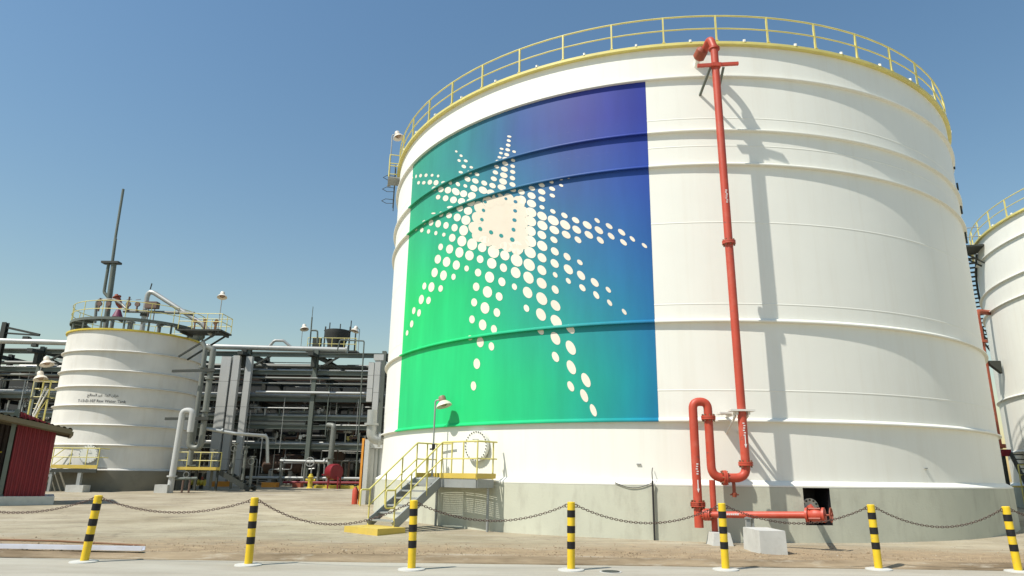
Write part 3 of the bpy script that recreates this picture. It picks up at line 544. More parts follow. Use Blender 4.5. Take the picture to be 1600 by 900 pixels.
# drain below the lower run
fw_.part("drain_valve", MB().tube([(5.58, RY, 1.58), (5.58, RY, 1.30), (5.58, RY, 1.28), (5.58, RY, 1.18)], [.045, .045, .07, .05], 10).tube([(5.47, RY, 1.24), (5.69, RY, 1.24)], .02, 6), M['redbrown'])
fw_.part("support_pipe", MB().tube([(5.02, RY, 1.60), (5.02, RY, .30)], .078, 12), M['red'])
LP0 = V(4.62, RY, .74); LP1 = V(6.78, 16.98, .835)
fw_.part("branch_pipe", MB().tube([LP0, LP1], .082, 14), M['red'])
ld_ = (LP1 - LP0).normalized()
flange(LP0 + ld_ * .2, ld_, .15, .04); flange(LP0 + ld_ * .29, ld_, .15, .04)
VC = LP1 + ld_ * .22
vb = fw_.part("gate_valve", MB().tube([LP1 - ld_ * .02, LP1 + ld_ * .08, VC - ld_ * .05, VC, VC + ld_ * .1, VC + ld_ * .22], [.09, .12, .15, .16, .14, .10], 16).disc(LP1 + ld_ * .03, ld_, .17, .05, 18).disc(VC + ld_ * .18, ld_, .17, .05, 18).tube([VC, VC + V(-.12, .05, .22)], [.10, .06], 12), M['red'])
wc = VC + ld_ * .34; u = V(0, 0, 1); w = ld_.cross(u)
hw = MB().tube([wc + (u * math.cos(k * math.pi / 12) + w * math.sin(k * math.pi / 12)) * .16 for k in range(24)], .014, 6, closed=True)
for k in range(5):
    a = 2 * math.pi * k / 5; hw.tube([wc, wc + (u * math.cos(a) + w * math.sin(a)) * .16], .010, 6)
hw.tube([VC + ld_ * .18, wc + ld_ * .05], .02, 8)
fw_.part("handwheel", hw, M['redbrown'], parent=vb)
for q in range(4):
    a = q * 1.57 + .5; fw_.part("bolt", MB().disc(VC + (u * math.cos(a) + w * math.sin(a)) * .16, ld_, .028, .26, 6), M['redbrown'], parent=vb, smooth=0)
fw_.part("outlet_pipe", MB().tube([VC, pn + nr * .05], .075, 14), M['red'])
# stencilled arrows
for x, z in ((4.62, 1.28), (RX, 2.42)):
    y = RY - PRAD - .004
    fw_.part("flow_arrow", MB().extrude([(x - .012, y, z + .32), (x - .012, y, z + .10), (x - .035, y, z + .10), (x, y, z), (x + .035, y, z + .10), (x + .012, y, z + .10), (x + .012, y, z + .32)], (0, .012, 0)), M['marks'], smooth=0)
for x0, z0, n_ in ((4.62, 1.75, 5), (RX - .01, 2.75, 6), (RX - .035, 9.35, 7)):
    sm_ = MB()
    for k in range(n_): sm_.box((x0 + .012 * math.sin(k * 2.1), RY - PRAD - .001, z0 + k * .062), (.05, .006, .03))
    fw_.part("worn_stencil", sm_, M['marks'], smooth=0, kind="stuff", label="worn white stencil marks on the red pipe")
sm_ = MB()
for k in range(7):
    q = LP0.lerp(LP1, .27 + k * .02); sm_.box(q + V(-.03, -.082, .012), (.045, .012, .04))
fw_.part("worn_stencil", sm_, M['marks'], smooth=0, kind="stuff", label="worn white stencil marks on the red pipe")

def taper_block(name, label, c, top, bot, h, mat, cat="block"):
    x, y = c; z = gz(x, y) - .03
    a, b2 = bot; p, q = top
    vs = [V(x + sx * a / 2, y + sy * b2 / 2, z) for sx, sy in ((-1, -1), (1, -1), (1, 1), (-1, 1))] + [V(x + sx * p / 2, y + sy * q / 2, z + h + .03) for sx, sy in ((-1, -1), (1, -1), (1, 1), (-1, 1))]
    mb = MB()._add(vs, [(3, 2, 1, 0), (4, 5, 6, 7), (0, 1, 5, 4), (1, 2, 6, 5), (2, 3, 7, 6), (3, 0, 4, 7)])
    return mb, V(x, y, z)
mb, l_ = taper_block("", "", (5.06, 18.28), (.40, .55), (.52, .68), .30, None)
single("support_block", mb, M['block'], "smaller concrete block under the looped red pipe", "block", l_, "concrete pipe support blocks", smooth=0)
mb, l_ = taper_block("", "", (5.66, 16.72), (.58, 1.15), (.60, 1.2), .50, None)
single("support_block", mb, M['block'], "larger concrete block under the low horizontal red pipe", "block", l_, "concrete pipe support blocks", smooth=0)
ps = Thing("pipe_saddle", "short steel saddle carrying the low red pipe on its concrete block", "saddle", (5.72, 17.72, .5))
q = LP0.lerp(LP1, .49)
ps.part("stem", MB().box((q.x - .04, q.y, .62), (.10, .10, .24)), M['steel']); ps.part("stem", MB().box((q.x + .08, q.y, .62), (.04, .08, .24)), M['steel'])
ps.part("shoe", MB().box((q.x, q.y, q.z - .075), (.22, .16, .03)), M['steel'])

# black conduit and slack cable at the ring wall
cd = Thing("conduit", "thin black cable conduit standing against the ring wall of the mural tank", "conduit", tuple(on(-103.3, 0, .28)))
cd.part("conduit_pipe", MB().tube([on(-103.3, 0.0, .27), on(-103.3, 1.36, .27), on(-103.3, 1.55, .3)], .028, 8), M['rubber'])
cd.part("cable", MB().tube([on(-103.3, 1.5, .27), on(-103.35, 1.78, .2), on(-103.3, 1.9, .05)], .012, 6), M['rubber'])
cd.part("slack_cable", MB().tube([on(-103.4 - k * .38, 1.5 - .14 * math.sin(k / 12 * math.pi), .225) for k in range(13)], .011, 6), M['rubber'])

# ------------------------------------------------------------------ bollards and chains
BOL = [(-8.05, 13.59), (-4.95, 13.45), (-1.91, 13.14), (.96, 13.34), (3.87, 13.68), (6.90, 14.02), (9.54, 13.97)]
BOL = [(-11.2, 13.75)] + BOL + [(12.4, 14.0)]
LEAN = [(0, 0), (.07, .0), (-.015, 0), (-.02, 0), (.01, 0), (.0, 0), (-.015, 0), (-.045, 0), (0, 0)]
WHERE = ["beyond the left edge, left end of the chained row", "leftmost in view, before the small water tank", "second from the left, before the open yard", "in front of the yellow stair plinth",
         "fourth from the left, before the plain ring wall", "in front of the looped red pipe base", "just right of the red handwheel valve", "rightmost bollard in view, at the right edge", "beyond the right edge, right end of the chained row"]
BH = 1.19; BR = .072
def bollard(i):
    x, y = BOL[i]; lx, ly = LEAN[i]
    t = Thing("bollard", "striped yellow and black bollard, " + WHERE[i], "bollard", (x, y, 0), "striped bollards along the kerb")
    ax = V(lx, ly, BH).normalized(); b0 = V(x, y, 0)
    t.part("post", MB().tube([b0 - V(0, 0, .05), b0 + ax * (BH - .012), b0 + ax * BH], [BR, BR, BR - .012], 20), M['bolyellow'])
    for k in range(3):
        z1 = BH * (1 - (.125 + k * .23)); z0 = z1 - BH * .105
        t.part("black_band", MB().tube([b0 + ax * (z0 - .001), b0 + ax * z0, b0 + ax * z1, b0 + ax * (z1 + .001)], [BR - .001, BR + .003, BR + .003, BR - .001], 20, caps=False), M['black'])
    t.part("footing", MB().tube([b0 + V(0, 0, -.03), b0 + V(0, 0, .018), b0 + V(0, 0, .03)], [.25, .24, .18], 18), M['block'])
    hs = []
    for s in (-1, 1):
        c = b0 + ax * (BH - .07) + V(s * (BR + .02), 0, 0)
        t.part("chain_eye", MB().tube([c + V(s * .0 + .028 * math.cos(a * math.pi / 5), 0, .028 * math.sin(a * math.pi / 5)) for a in range(10)], .008, 6, closed=True), M['chain'])
        hs.append(c + V(s * .02, 0, 0))
    return hs
hooks = [bollard(i) for i in range(9)]
SAG = [.27, .22, .38, .28, .30, .29, .33, .28]
CL = ["hanging left of the leftmost bollard in view", "between the two left bollards, before the small water tank", "sagging low in front of the yard and stair foot", "between the stair plinth bollard and the ring wall",
      "in front of the plain ring wall and black conduit", "in front of the low red pipe and concrete blocks", "between the handwheel valve and the rightmost bollard", "running off the right edge of the picture"]
for i in range(8):
    a, b2 = hooks[i][1], hooks[i + 1][0]; n = int((b2 - a).length * 1.035 / .047)
    P = []
    for k in range(401):
        f = k / 400; P.append(a.lerp(b2, f) - V(0, 0, SAG[i] * 4 * f * (1 - f)))
    L = [0]
    for k in range(400): L.append(L[-1] + (P[k + 1] - P[k]).length)
    mb = MB(); j = 0
    for k in range(n):
        s = (k + .5) / n * L[-1]
        while L[j + 1] < s: j += 1
        c = P[j].lerp(P[j + 1], (s - L[j]) / (L[j + 1] - L[j])); d = (P[j + 1] - P[j]).normalized(); side = d.cross(V(0, 0, 1)).normalized()
        nv = side if k % 2 else d.cross(side).normalized()
        nv = (nv + side * .5 * (1 if k % 3 else -1) * .4).normalized()
        pts = []
        for q_ in range(8):
            an = 2 * math.pi * q_ / 8 + math.pi / 8
            pts.append(c + d * .034 * math.cos(an) * 1.05 + nv * .019 * math.sin(an))
        mb.tube(pts, .0056, 4, closed=True)
    single("chain", mb, M['chain'], "rusty steel link chain " + CL[i], "chain", a, "chains slung between the bollards")

# things lying in front
mb = MB(); A, B = V(-12.6, 14.86, gz(-12, 15) + .045), V(-7.50, 14.60, gz(-7, 15) + .05)
mb.bar(A, B, .13, .012); mb.bar(A + V(0, -.06, .035), B + V(0, -.06, .035), .012, .075); mb.bar(A + V(0, .06, .035), B + V(0, .06, .035), .012, .075)
single("cable_channel", mb, M['paleplastic'], "long pale channel section lying on the ground at the left kerb", "channel", A, smooth=0)
mb = MB().tube([(-13, 16.75, gz(-13, 16.7) + .02), (-10.5, 16.5, gz(-10.5, 16.5) + .03), (-8.3, 16.2, gz(-8.3, 16.2) + .012)], .022, 6)
single("steel_rod", mb, M['rust'], "rusty steel rod lying on the sandy ground behind the pale channel", "rod", (-8.3, 16.2, gz(-8.3, 16.2)))
cv = Thing("drain_cover", "round grey drain cover set in the road by the middle bollards", "drain cover", (1.66, 13.20, 0))
cv.part("frame", MB().tube([(1.66, 13.20, -.02), (1.66, 13.20, .006)], .20, 24), M['block']); cv.part("lid", MB().tube([(1.66, 13.20, 0), (1.66, 13.20, .012)], .165, 24), M['rackdark'])

# ------------------------------------------------------------------ raw water tank
SC = (-26.10, 46.0); SR = 4.055
raw = Thing("water_tank", "small white ribbed water tank with lettering and a walkway on top", "tank", (SC[0], SC[1], .45))
def so(th, z, off=0.0): return on(th, z, off, SC, SR)
raw.part("ring_wall", MB().rev(SC, [(SR + .3, .1), (SR + .3, 1.62), (SR - .2, 1.62)], n=80), M['shadeconcrete'])
raw.part("shell", MB().rev(SC, [(SR, 1.6), (SR, 10.12)], n=120), M['white2'])
raw.part("chime", MB().rev(SC, [(SR + .002, 1.74), (SR + .12, 1.68), (SR + .13, 1.63), (SR - .1, 1.63)], n=120), M['white2'])
raw.part("roof", MB().rev(SC, [(SR + .05, 10.16), (.01, 10.5)], n=60), M['white2'])
raw.part("curb", MB().rev(SC, [(SR - .01, 10.08), (SR + .10, 10.08), (SR + .115, 10.10), (SR + .115, 10.19), (SR - .01, 10.20)], n=120), M['hydyellow'])
for z in (8.77, 7.55, 6.57, 5.41, 4.25, 3.07):
    raw.part("wind_girder", MB().rev(SC, [(SR - .01, z + .09), (SR + .11, z + .05), (SR + .145, z + .04), (SR + .15, z + .015), (SR + .145, z), (SR - .01, z - .003)], n=120), M['white2'])
manway(raw, SC, SR, -83.3, 2.55, .52, 20)
# lettering wrapped on the shell
def lettering(s, th_c, z, width, size):
    cu = bpy.data.curves.new("lettering", 'FONT'); cu.body = s; cu.size = size; cu.align_x = 'CENTER'; cu.resolution_u = 2; cu.offset = .006
    ob = bpy.data.objects.new("lettering", cu); COL.objects.link(ob)
    bpy.context.view_layer.update()
    me = bpy.data.meshes.new_from_object(ob.evaluated_get(bpy.context.evaluated_depsgraph_get()))
    bpy.data.objects.remove(ob)
    if not me.vertices: return
    xs_ = [v.co.x for v in me.vertices]; sc = width / max(.01, max(xs_) - min(xs_))
    for v in me.vertices:
        p = so(th_c + math.degrees(v.co.x * sc / SR), z + v.co.y * sc, .012) - raw.loc
        v.co = p
    me.name = "lettering"; me.materials.append(M['letters'])
    o = bpy.data.objects.new("lettering", me); COL.objects.link(o); o.parent = raw.o; o["label"] = "dark lettering on the water tank shell"
lettering("T-13-D-107 Raw Water Tank", -82.0, 5.62, 2.80, .4)
ar = "\uFEA7\uFEB0\uFE8D\uFEE5 \uFE8D\uFEDF\uFEE4\uFE8E\uFE80 \uFECF\uFEF4\uFEAE \uFE8D\uFEDF\uFEE4\uFECC\uFE8E\uFEDF\uFE9E"
lettering(ar[::-1], -81.0, 5.98, 1.80, .4)
# raised walkway round the roof
FZ2 = 10.95
wk = raw.part("walkway", MB().rev(SC, [(SR - .95, FZ2), (SR + .02, FZ2), (SR + .02, FZ2 - .16), (SR - .02, FZ2 - .16), (SR - .02, FZ2 - .05), (SR - .95, FZ2 - .05)], n=60, close=True), M['rack'])
for k in range(18):
    a = k * 20 + 6
    raw.part("walkway_leg", MB().bar(so(a, 10.15, -.12), so(a, FZ2 - .05, -.12), .09, .09), M['rack'], parent=wk)
    raw.part("rail_post", MB().tube([so(a, FZ2, -.01), so(a, 12.0, -.01)], .024, 6), M['yellow'], parent=wk)
for z in (11.47, 12.0):
    raw.part("walkway_rail", MB().tube([so(k * 6, z, -.01) for k in range(60)], .024, 6, closed=True), M['yellow'], parent=wk)
for k in range(9):
    a = -160 + k * 20
    raw.part("walkway_beam", MB().bar(so(a, FZ2 - .12, -.9), so(a, FZ2 - .12, .0), .08, .14), M['rack'], parent=wk)
# nozzles and valves among the walkway
for x, y, z1, r, mt in ((-27.0, 43.6, 11.3, .14, 'pipegrey'), (-26.5, 43.4, 11.2, .12, 'pipegrey'), (-25.6, 43.9, 11.1, .16, 'pipegrey'), (-23.9, 44.3, 11.0, .12, 'pipegrey')):
    raw.part("roof_nozzle", MB().tube([(x, y, 10.2), (x, y, z1)], r, 12).disc((x, y, z1 - .1), (0, 0, 1), r * 1.7, .08, 16), M[mt])
raw.part("valve_bonnet", MB().tube([(-26.3, 43.5, 11.25), (-26.3, 43.5, 11.32), (-26.3, 43.5, 11.75)], [.32, .30, .13], 16), M['magenta'])
raw.part("vent_body", MB().tube([(-27.05, 44.2, 12.95), (-26.9, 44.2, 12.6), (-26.75, 44.2, 12.3), (-26.6, 44.2, 12.05)], [.10, .20, .20, .12], 12).disc((-26.98, 44.2, 12.78), (-.4, 0, 1), .26, .05, 14), M['redbrown'])
raw.part("vent_pipe", MB().tube(arcp([(-28.0, 44.0, 10.95), (-28.15, 44.0, 12.5), (-27.0, 44.0, 12.55), (-26.4, 44.0, 12.2), (-26.0, 43.8, 11.9)], .25), .09, 10), M['pipegrey'])
for x in (-27.8, -27.2, -25.9, -25.3):
    raw.part("small_valve", MB().tube([(x, 43.8, 11.7), (x, 43.8, 12.55 + .2 * math.sin(x * 7))], .06, 8).disc((x, 43.8, 12.2), (0, 1, 0), .16, .12, 12).tube([(x - .16, 43.8, 12.5), (x + .16, 43.8, 12.55)], .02, 6), M['pipebrown'])
raw.part("cross_pipe", MB().tube([(-26.2, 43.9, 11.75), (-21.6, 44.0, 11.7)], .10, 10), M['pipegrey'])
raw.part("instrument_box", MB().box((-24.2, 43.6, 12.1), (.75, .45, .42)).tube([(-24.4, 43.6, 10.9), (-24.4, 43.6, 11.9)], .03, 6).tube([(-24.0, 43.6, 10.9), (-24.0, 43.6, 11.9)], .03, 6), M['pipebrown'])
# lightning mast
ms = Thing("lightning_mast", "tall thin lightning mast leaning above the small water tank", "mast", (-27.5, 44.6, 10.6))
ms.part("lower_post", MB().tube([(-27.62, 44.6, 10.4), (-27.82, 44.6, 15.2)], .17, 12), M['rack'])
ms.part("side_post", MB().tube(arcp([(-27.55, 44.6, 12.6), (-28.15, 44.6, 13.2), (-28.18, 44.6, 15.2)], .3), .10, 10), M['rack'])
ms.part("head_plate", MB().box((-28.0, 44.6, 15.28), (1.15, .5, .14)), M['rackdark'])
ms.part("spire", MB().tube([(-27.95, 44.6, 15.2), (-28.02, 44.6, 17.0), (-28.04, 44.6, 17.05), (-28.1, 44.6, 20.7)], [.10, .10, .085, .085], 10), M['rack'])
# gooseneck pipe over the walkway
gp = Thing("gooseneck_pipe", "grey gooseneck pipe arching over the roof walkway of the water tank", "pipe", (-24.9, 44.2, 10.4))
gp.part("pipe", MB().tube(arcp([(-24.95, 44.2, 10.3), (-24.98, 44.2, 13.35), (-21.0, 44.1, 11.0), (-20.2, 44.1, 10.2)], .35), .155, 14), M['clad'])
gp.part("flange", MB().disc((-24.95, 44.2, 11.55), (0, 0, 1), .27, .1, 18).disc((-24.95, 44.2, 11.7), (0, 0, 1), .27, .1, 18), M['rackdark'])
gp.part("vent_cock", MB().tube([(-24.85, 44.2, 13.35), (-24.8, 44.2, 13.75)], .04, 8), M['rackdark'])
# side platform of the roof walkway, on the right
sp_ = Thing("side_platform", "small railed steel platform hanging on the right side of the water tank roof", "platform", (-20.6, 44.0, 10.0))
sp_.part("deck", MB().box((-20.75, 44.0, 10.42), (2.9, 1.7, .10)), M['rackdark'])
for x in (-21.9, -19.5): sp_.part("deck_beam", MB().bar((x, 43.2, 10.30), (x, 44.8, 10.30), .12, .16), M['rackdark'])
for a, b2 in (((-22.1, 43.2), (-19.35, 43.2)), ((-19.35, 43.2), (-19.35, 44.8)), ((-19.35, 44.8), (-22.1, 44.8))):
    for z in (10.98, 11.5): sp_.part("platform_rail", MB().tube([(*a, z), (*b2, z)], .024, 6), M['yellow'])
for x, y in ((-22.1, 43.2), (-21.2, 43.2), (-20.3, 43.2), (-19.35, 43.2), (-19.35, 44.0), (-19.35, 44.8), (-20.7, 44.8)): sp_.part("rail_post", MB().tube([(x, y, 10.4), (x, y, 11.5)], .026, 6), M['yellow'])
for x, y in ((-20.6, 43.6), (-20.2, 44.2), (-19.9, 43.7), (-21.3, 43.7)): sp_.part("instrument", MB().tube([(x, y, 10.45), (x, y, 11.0)], .05, 8).disc((x, y, 11.1), (.2, -1, 0), .13, .10, 12), M['rust'])
sp_.part("brace", MB().bar((-19.6, 43.4, 10.3), (-21.9, 43.4, 8.7), .10, .10), M['rackdark']); sp_.part("brace", MB().bar((-19.6, 44.6, 10.3), (-21.9, 44.6, 8.7), .10, .10), M['rackdark'])
dome_lamp("dome lamp on a pole at the side platform of the water tank", (-19.55, 43.25, 10.5), 12.75, (.4, -.9, 0), s=1.15, brown=False)
# pipes beside the tank
def bigpipe(name, label, pts, rad, r, mat, flanges=(), n=14):
    t = Thing(name, label, "pipe", tuple(V(*pts[0])))
    t.part("pipe", MB().tube(arcp(pts, rad), r, n), M[mat])
    for c, ax in flanges: t.part("flange", MB().disc(c, ax, r * 1.55, .09, 18), M[mat])
    return t
zg = gz(-20, 42)
bigpipe("overflow_pipe", "pale overflow pipe with a rounded top beside the water tank", [(-20.35, 41.6, zg), (-20.25, 41.6, 5.15), (-19.65, 41.6, 5.15), (-19.65, 41.6, 3.9)], .28, .18, 'duct', [((-20.34, 41.6, 1.35), (0, 0, 1))])
bigpipe("drop_pipe", "grey drop pipe with a wide bend at the bottom right of the water tank", [(-19.72, 42.5, 9.2), (-19.32, 42.5, 9.0), (-19.30, 42.5, 3.0), (-20.0, 42.5, 3.0), (-20.05, 42.5, 4.6)], [.2, .4, .4], .18, 'pipegrey', [((-19.3, 42.5, 7.2), (0, 0, 1)), ((-19.3, 42.5, 5.2), (0, 0, 1))])
bigpipe("feed_pipe", "thin vertical feed pipe close to the right edge of the water tank", [(-20.4, 43.2, 9.6), (-20.15, 43.2, 9.2), (-20.15, 43.2, 2.0)], .2, .15, 'pipegrey', [((-20.15, 43.2, 8.0), (0, 0, 1))])
bigpipe("branch_line", "grey pipe sloping from the drop pipe towards the pipe rack", [(-19.4, 42.6, 4.2), (-17.4, 42.8, 3.9), (-15.9, 44.0, 3.85), (-15.7, 44.0, 2.2)], .3, .10, 'clad', [((-18.2, 42.7, 4.05), (1, .1, -.1))])
for x in (-19.9, -19.2):
    t = Thing("pipe_guide", "steel pipe guide clamped across the pipes, " + ("upper, near the water tank" if x < -19.5 else "lower, above the wide bend"), "bracket", (x, 42.2, 5), "pipe guides by the water tank")
    z = 7.7 if x < -19.5 else 4.75
    t.part("arm", MB().bar((-21.9, 42.9, z), (-18.9, 42.2, z), .10, .16), M['rackdark']); t.part("clamp", MB().box((-19.3, 42.3, z), (.6, .12, .22)), M['rackdark'])
single("pipe_footing", MB().box((-20.7, 41.5, zg + .2), (.75, .6, .5)), M['block'], "small pale concrete footing at the foot of the overflow pipe", "footing", (-20.7, 41.5, zg), smooth=0)
dv = Thing("drain_valve_set", "low drain valve set on pipe stubs beside the overflow pipe", "valve", (-19.6, 41.7, zg))
dv.part("body", MB().tube([(-20.3, 41.7, 1.2), (-18.9, 41.7, 1.25)], .09, 10), M['rack']); dv.part("stub", MB().tube([(-19.7, 41.7, zg), (-19.7, 41.7, 1.2)], .06, 8), M['pipebrown']); dv.part("stub", MB().tube([(-19.3, 41.7, zg), (-19.3, 41.7, 1.2)], .06, 8), M['pipebrown'])
dv.part("handwheel", MB().tube([(-19.5 + .16 * math.cos(k * .524), 41.55, 1.45 + .16 * math.sin(k * .524)) for k in range(12)], .015, 6, closed=True), M['steel'])
# stair and platform of the water tank
ws = Thing("tank_stair", "small stair and railed platform at the manway of the water tank", "stair", (-26.0, 41.3, .4))
zf = 1.80; g0 = gz(-28, 41.3)
ws.part("deck", MB().box((-25.75, 41.40, zf - .05), (2.7, 1.0, .06)), M['rackdark'])
ws.part("toe_board", MB().bar((-27.05, 40.88, zf + .02), (-24.4, 40.88, zf + .02), .02, .20), M['toe'])
ws.part("edge_beam", MB().bar((-27.05, 40.92, zf - .2), (-24.4, 40.92, zf - .2), .08, .2), M['rackdark'])
for y in (40.9, 41.85):
    ws.part("stringer", MB().bar((-28.7, y, g0 + .1), (-27.05, y, zf - .05), .06, .26), M['steel'])
    ws.part("hand_rail", MB().tube([(-28.75, y, g0 + 1.0), (-27.05, y, zf + 1.06), (-24.4 if y < 41 else -26.8, y, zf + 1.06)], .03, 8), M['yellow'])
    ws.part("middle_rail", MB().tube([(-28.75, y, g0 + .5), (-27.05, y, zf + .55), (-24.4 if y < 41 else -26.8, y, zf + .55)], .025, 8), M['yellow'])
    for f in (0.03, .5): ws.part("rail_post", MB().tube([(-28.7 + 1.65 * f, y, g0 + (zf - g0) * f), (-28.7 + 1.65 * f, y, g0 + 1.0 + (zf + .06 - g0) * f)], .028, 6), M['yellow'])
for k in range(6): ws.part("tread", MB().box((-28.55 + 1.5 * k / 6, 41.38, g0 + .2 + (zf - g0 - .2) * k / 6), (.26, .9, .04)), M['steel'])
for x in (-27.05, -26.0, -25.1, -24.4): ws.part("rail_post", MB().tube([(x, 40.9, zf - .1), (x, 40.9, zf + 1.06)], .028, 6), M['yellow'])
ws.part("hand_rail", MB().tube([(-24.4, 40.9, zf + 1.06), (-24.4, 41.85, zf + 1.06)], .03, 8), M['yellow']); ws.part("middle_rail", MB().tube([(-24.4, 40.9, zf + .55), (-24.4, 41.85, zf + .55)], .025, 8), M['yellow'])
ws.part("support_leg", MB().box((-25.35, 41.0, 1.05), (.20, .20, 1.3)), M['steel']); ws.part("support_leg", MB().box((-27.0, 41.0, 1.05), (.14, .14, 1.3)), M['steel'])
single("leg_footing", MB().box((-25.35, 41.0, gz(-25, 41) + .17), (1.0, .7, .42)), M['block'], "concrete footing under the platform leg of the water tank", "footing", (-25.35, 41, .4), smooth=0)
single("stair_step", MB().box((-28.75, 41.4, g0 + .06), (.9, 1.4, .2)), M['toe'], "low yellow step at the foot of the water tank stair", "step", (-28.75, 41.4, g0), smooth=0)

# ------------------------------------------------------------------ red open shelter at the left
sh = Thing("shelter", "open shelter with a red corrugated end panel at the left edge", "shelter", (-21.5, 31.5, .2))
zs = .20; zt = zs + .35
SA = V(-21.35, 29.6, 0); sx_ = V(.83, .558, 0); sy_ = V(-.558, .83, 0)
def shp(u, v, z): return SA + sx_ * u + sy_ * v + V(0, 0, z)
AXS = (sx_, sy_, V(0, 0, 1))
sh.part("slab", MB().box(shp(-2.6, 1.35, zs + .12), (8.8, 3.3, .46), AXS), M['block'])
def corr(a, b2, z0, ztop0, ztop1, n, d=.045):
    a, b2 = V(*a), V(*b2); dr = (b2 - a); L = dr.length; dr.normalize(); nv = V(dr.y, -dr.x, 0); top, bot = [], []
    for k in range(n * 4 + 1):
        f = k / (n * 4); o = d if k % 4 in (1, 2) else 0
        p = a + dr * (L * f) + nv * o
        bot.append(p + V(0, 0, z0)); top.append(p + V(0, 0, ztop0 + (ztop1 - ztop0) * f))
    return MB().grid([bot, top])
sh.part("end_panel", corr(shp(.02, 0, 0), shp(1.40, 0, 0), zt, 4.02, 3.46, 9), M['shedred'], label="red corrugated end panel", smooth=0)
sh.part("side_panel", corr(shp(1.40, 0, 0), shp(1.40, 2.5, 0), zt, 3.5, 3.5, 14), M['shedred'], smooth=0)
sh.part("back_panel", corr(shp(1.40, 2.5, 0), shp(-6.5, 2.5, 0), zt, 3.5, 4.7, 40), M['shedshade'], smooth=0)
for u in (-.10, -3.2, -6.3): sh.part("post", MB().box(shp(u, 0, (zt + 4.1) / 2), (.16, .16, 4.1 - zt), AXS), M['rack'])
rf = MB(); rows = []
for v in (-.55, 1.2, 3.0):
    rows.append([shp(2.0 - 9.0 * k / 160, v, 3.33 + 1.75 * k / 160 + (.05 if k % 4 in (1, 2) else 0)) for k in range(161)])
rf.grid(rows); rf.grid([[p - V(0, 0, .05) for p in r] for r in rows])
sh.part("roof", rf, M['shedroof'], smooth=0)
sh.part("fascia", MB().bar(shp(2.0, -.56, 3.22), shp(-7.0, -.56, 4.97), .05, .20), M['shedroof'])
for v in (-.2, 1.2, 2.4): sh.part("rafter", MB().bar(shp(1.95, v, 3.17), shp(-6.9, v, 4.9), .10, .18), M['shedroof'])
sh.part("eave_gutter", MB().bar(shp(2.0, -.55, 3.15), shp(2.0, 3.0, 3.15), .12, .16), M['shedroof'])
yr = Thing("yellow_railing", "yellow tubular railing inside the open shelter", "railing", (-23, 32, zt))
for z in (1.0, 1.4, 1.8): yr.part("rail", MB().tube([tuple(shp(-5.5, 1.8, zt + z)), tuple(shp(-.4, 1.8, zt + z))], .035, 8), M['hydyellow'])
for x in (-5.4, -3.8, -2.2, -.5): yr.part("post", MB().tube([shp(x, 1.8, zt), shp(x, 1.8, zt + 1.8)], .035, 8), M['hydyellow'])

# yellow ladder tower with two lamps, left of the water tank
lt = Thing("ladder_tower", "slim yellow ladder tower with a railed top left of the water tank", "tower", (-32.1, 46.3, .5))
for x, y in ((-32.6, 46), (-31.5, 46), (-32.6, 46.9), (-31.5, 46.9)): lt.part("leg", MB().tube([(x, y, .4), (x, y, 7.4)], .05, 8), M['yellow'])
for z in (6.3, 6.85, 7.4):
    for a, b2 in (((-32.6, 46), (-31.5, 46)), ((-31.5, 46), (-31.5, 46.9)), ((-31.5, 46.9), (-32.6, 46.9)), ((-32.6, 46.9), (-32.6, 46))): lt.part("rail", MB().tube([(*a, z), (*b2, z)], .03, 6), M['yellow'])
lt.part("deck", MB().box((-32.05, 46.45, 6.2), (1.3, 1.1, .08)), M['rackdark'])
lt.part("diagonal", MB().tube([(-32.6, 46, 4.0), (-31.5, 46, 6.2)], .035, 6), M['yellow']); lt.part("diagonal", MB().tube([(-31.5, 46, 2.0), (-32.6, 46, 4.0)], .035, 6), M['yellow'])
for k in range(16): lt.part("rung", MB().tube([(-32.3, 45.95, .9 + k * .33), (-31.8, 45.95, .9 + k * .33)], .02, 6), M['yellow'])
lt.part("cable_bundle", MB().tube([(-31.7, 45.9, 7.0), (-32.2, 45.9, 5.2), (-31.9, 45.9, 3.6)], .05, 6), M['white2']); lt.part("cable_bundle", MB().tube([(-31.5, 45.9, 6.8), (-32.1, 45.9, 5.0), (-32.2, 45.9, 3.6)], .05, 6), M['white2'])
lt.part("crossing_walkway", MB().box((-30.7, 46.4, 6.75), (2.0, .06, .06)).box((-30.7, 46.4, 6.2), (2.0, .06, .06)), M['rack'])
dome_lamp("higher dome lamp above the yellow ladder tower", (-32.35, 46.0, 7.4), 8.75, (.9, -.4, 0), s=1.6, brown=False)
dome_lamp("lower dome lamp at the top rail of the yellow ladder tower", (-32.55, 45.95, 6.3), 7.75, (.9, -.4, 0), s=1.6, brown=False)

# ------------------------------------------------------------------ pipe rack behind
def hcol(mb, x, y, z0, z1, w=.32, d=.32, t=.035):
    mb.box((x, y - d / 2, (z0 + z1) / 2), (w, t, z1 - z0)); mb.box((x, y + d / 2, (z0 + z1) / 2), (w, t, z1 - z0)); mb.box((x, y, (z0 + z1) / 2), (t, d - t - .004, z1 - z0)); return mb
def ibeam(mb, a, b2, w=.22, h=.32, t=.03):
    a, b2 = V(*a), V(*b2)
    mb.bar(a + V(0, 0, h / 2 - t / 2), b2 + V(0, 0, h / 2 - t / 2), w, t); mb.bar(a - V(0, 0, h / 2 - t / 2), b2 - V(0, 0, h / 2 - t / 2), w, t); mb.bar(a, b2, t, h - 2 * t - .004); return mb
rack = Thing("pipe_rack", "long grey steel pipe rack stacked with pipes behind the tanks", "pipe rack", (-24, 54, .6))
CX = [-43.2, -37.8, -32.3, -26.9, -21.5, -16.15, -10.8, -5.4]; YF, YB = 53.6, 61.6; ZG = .55
def ry(x): return 0.0
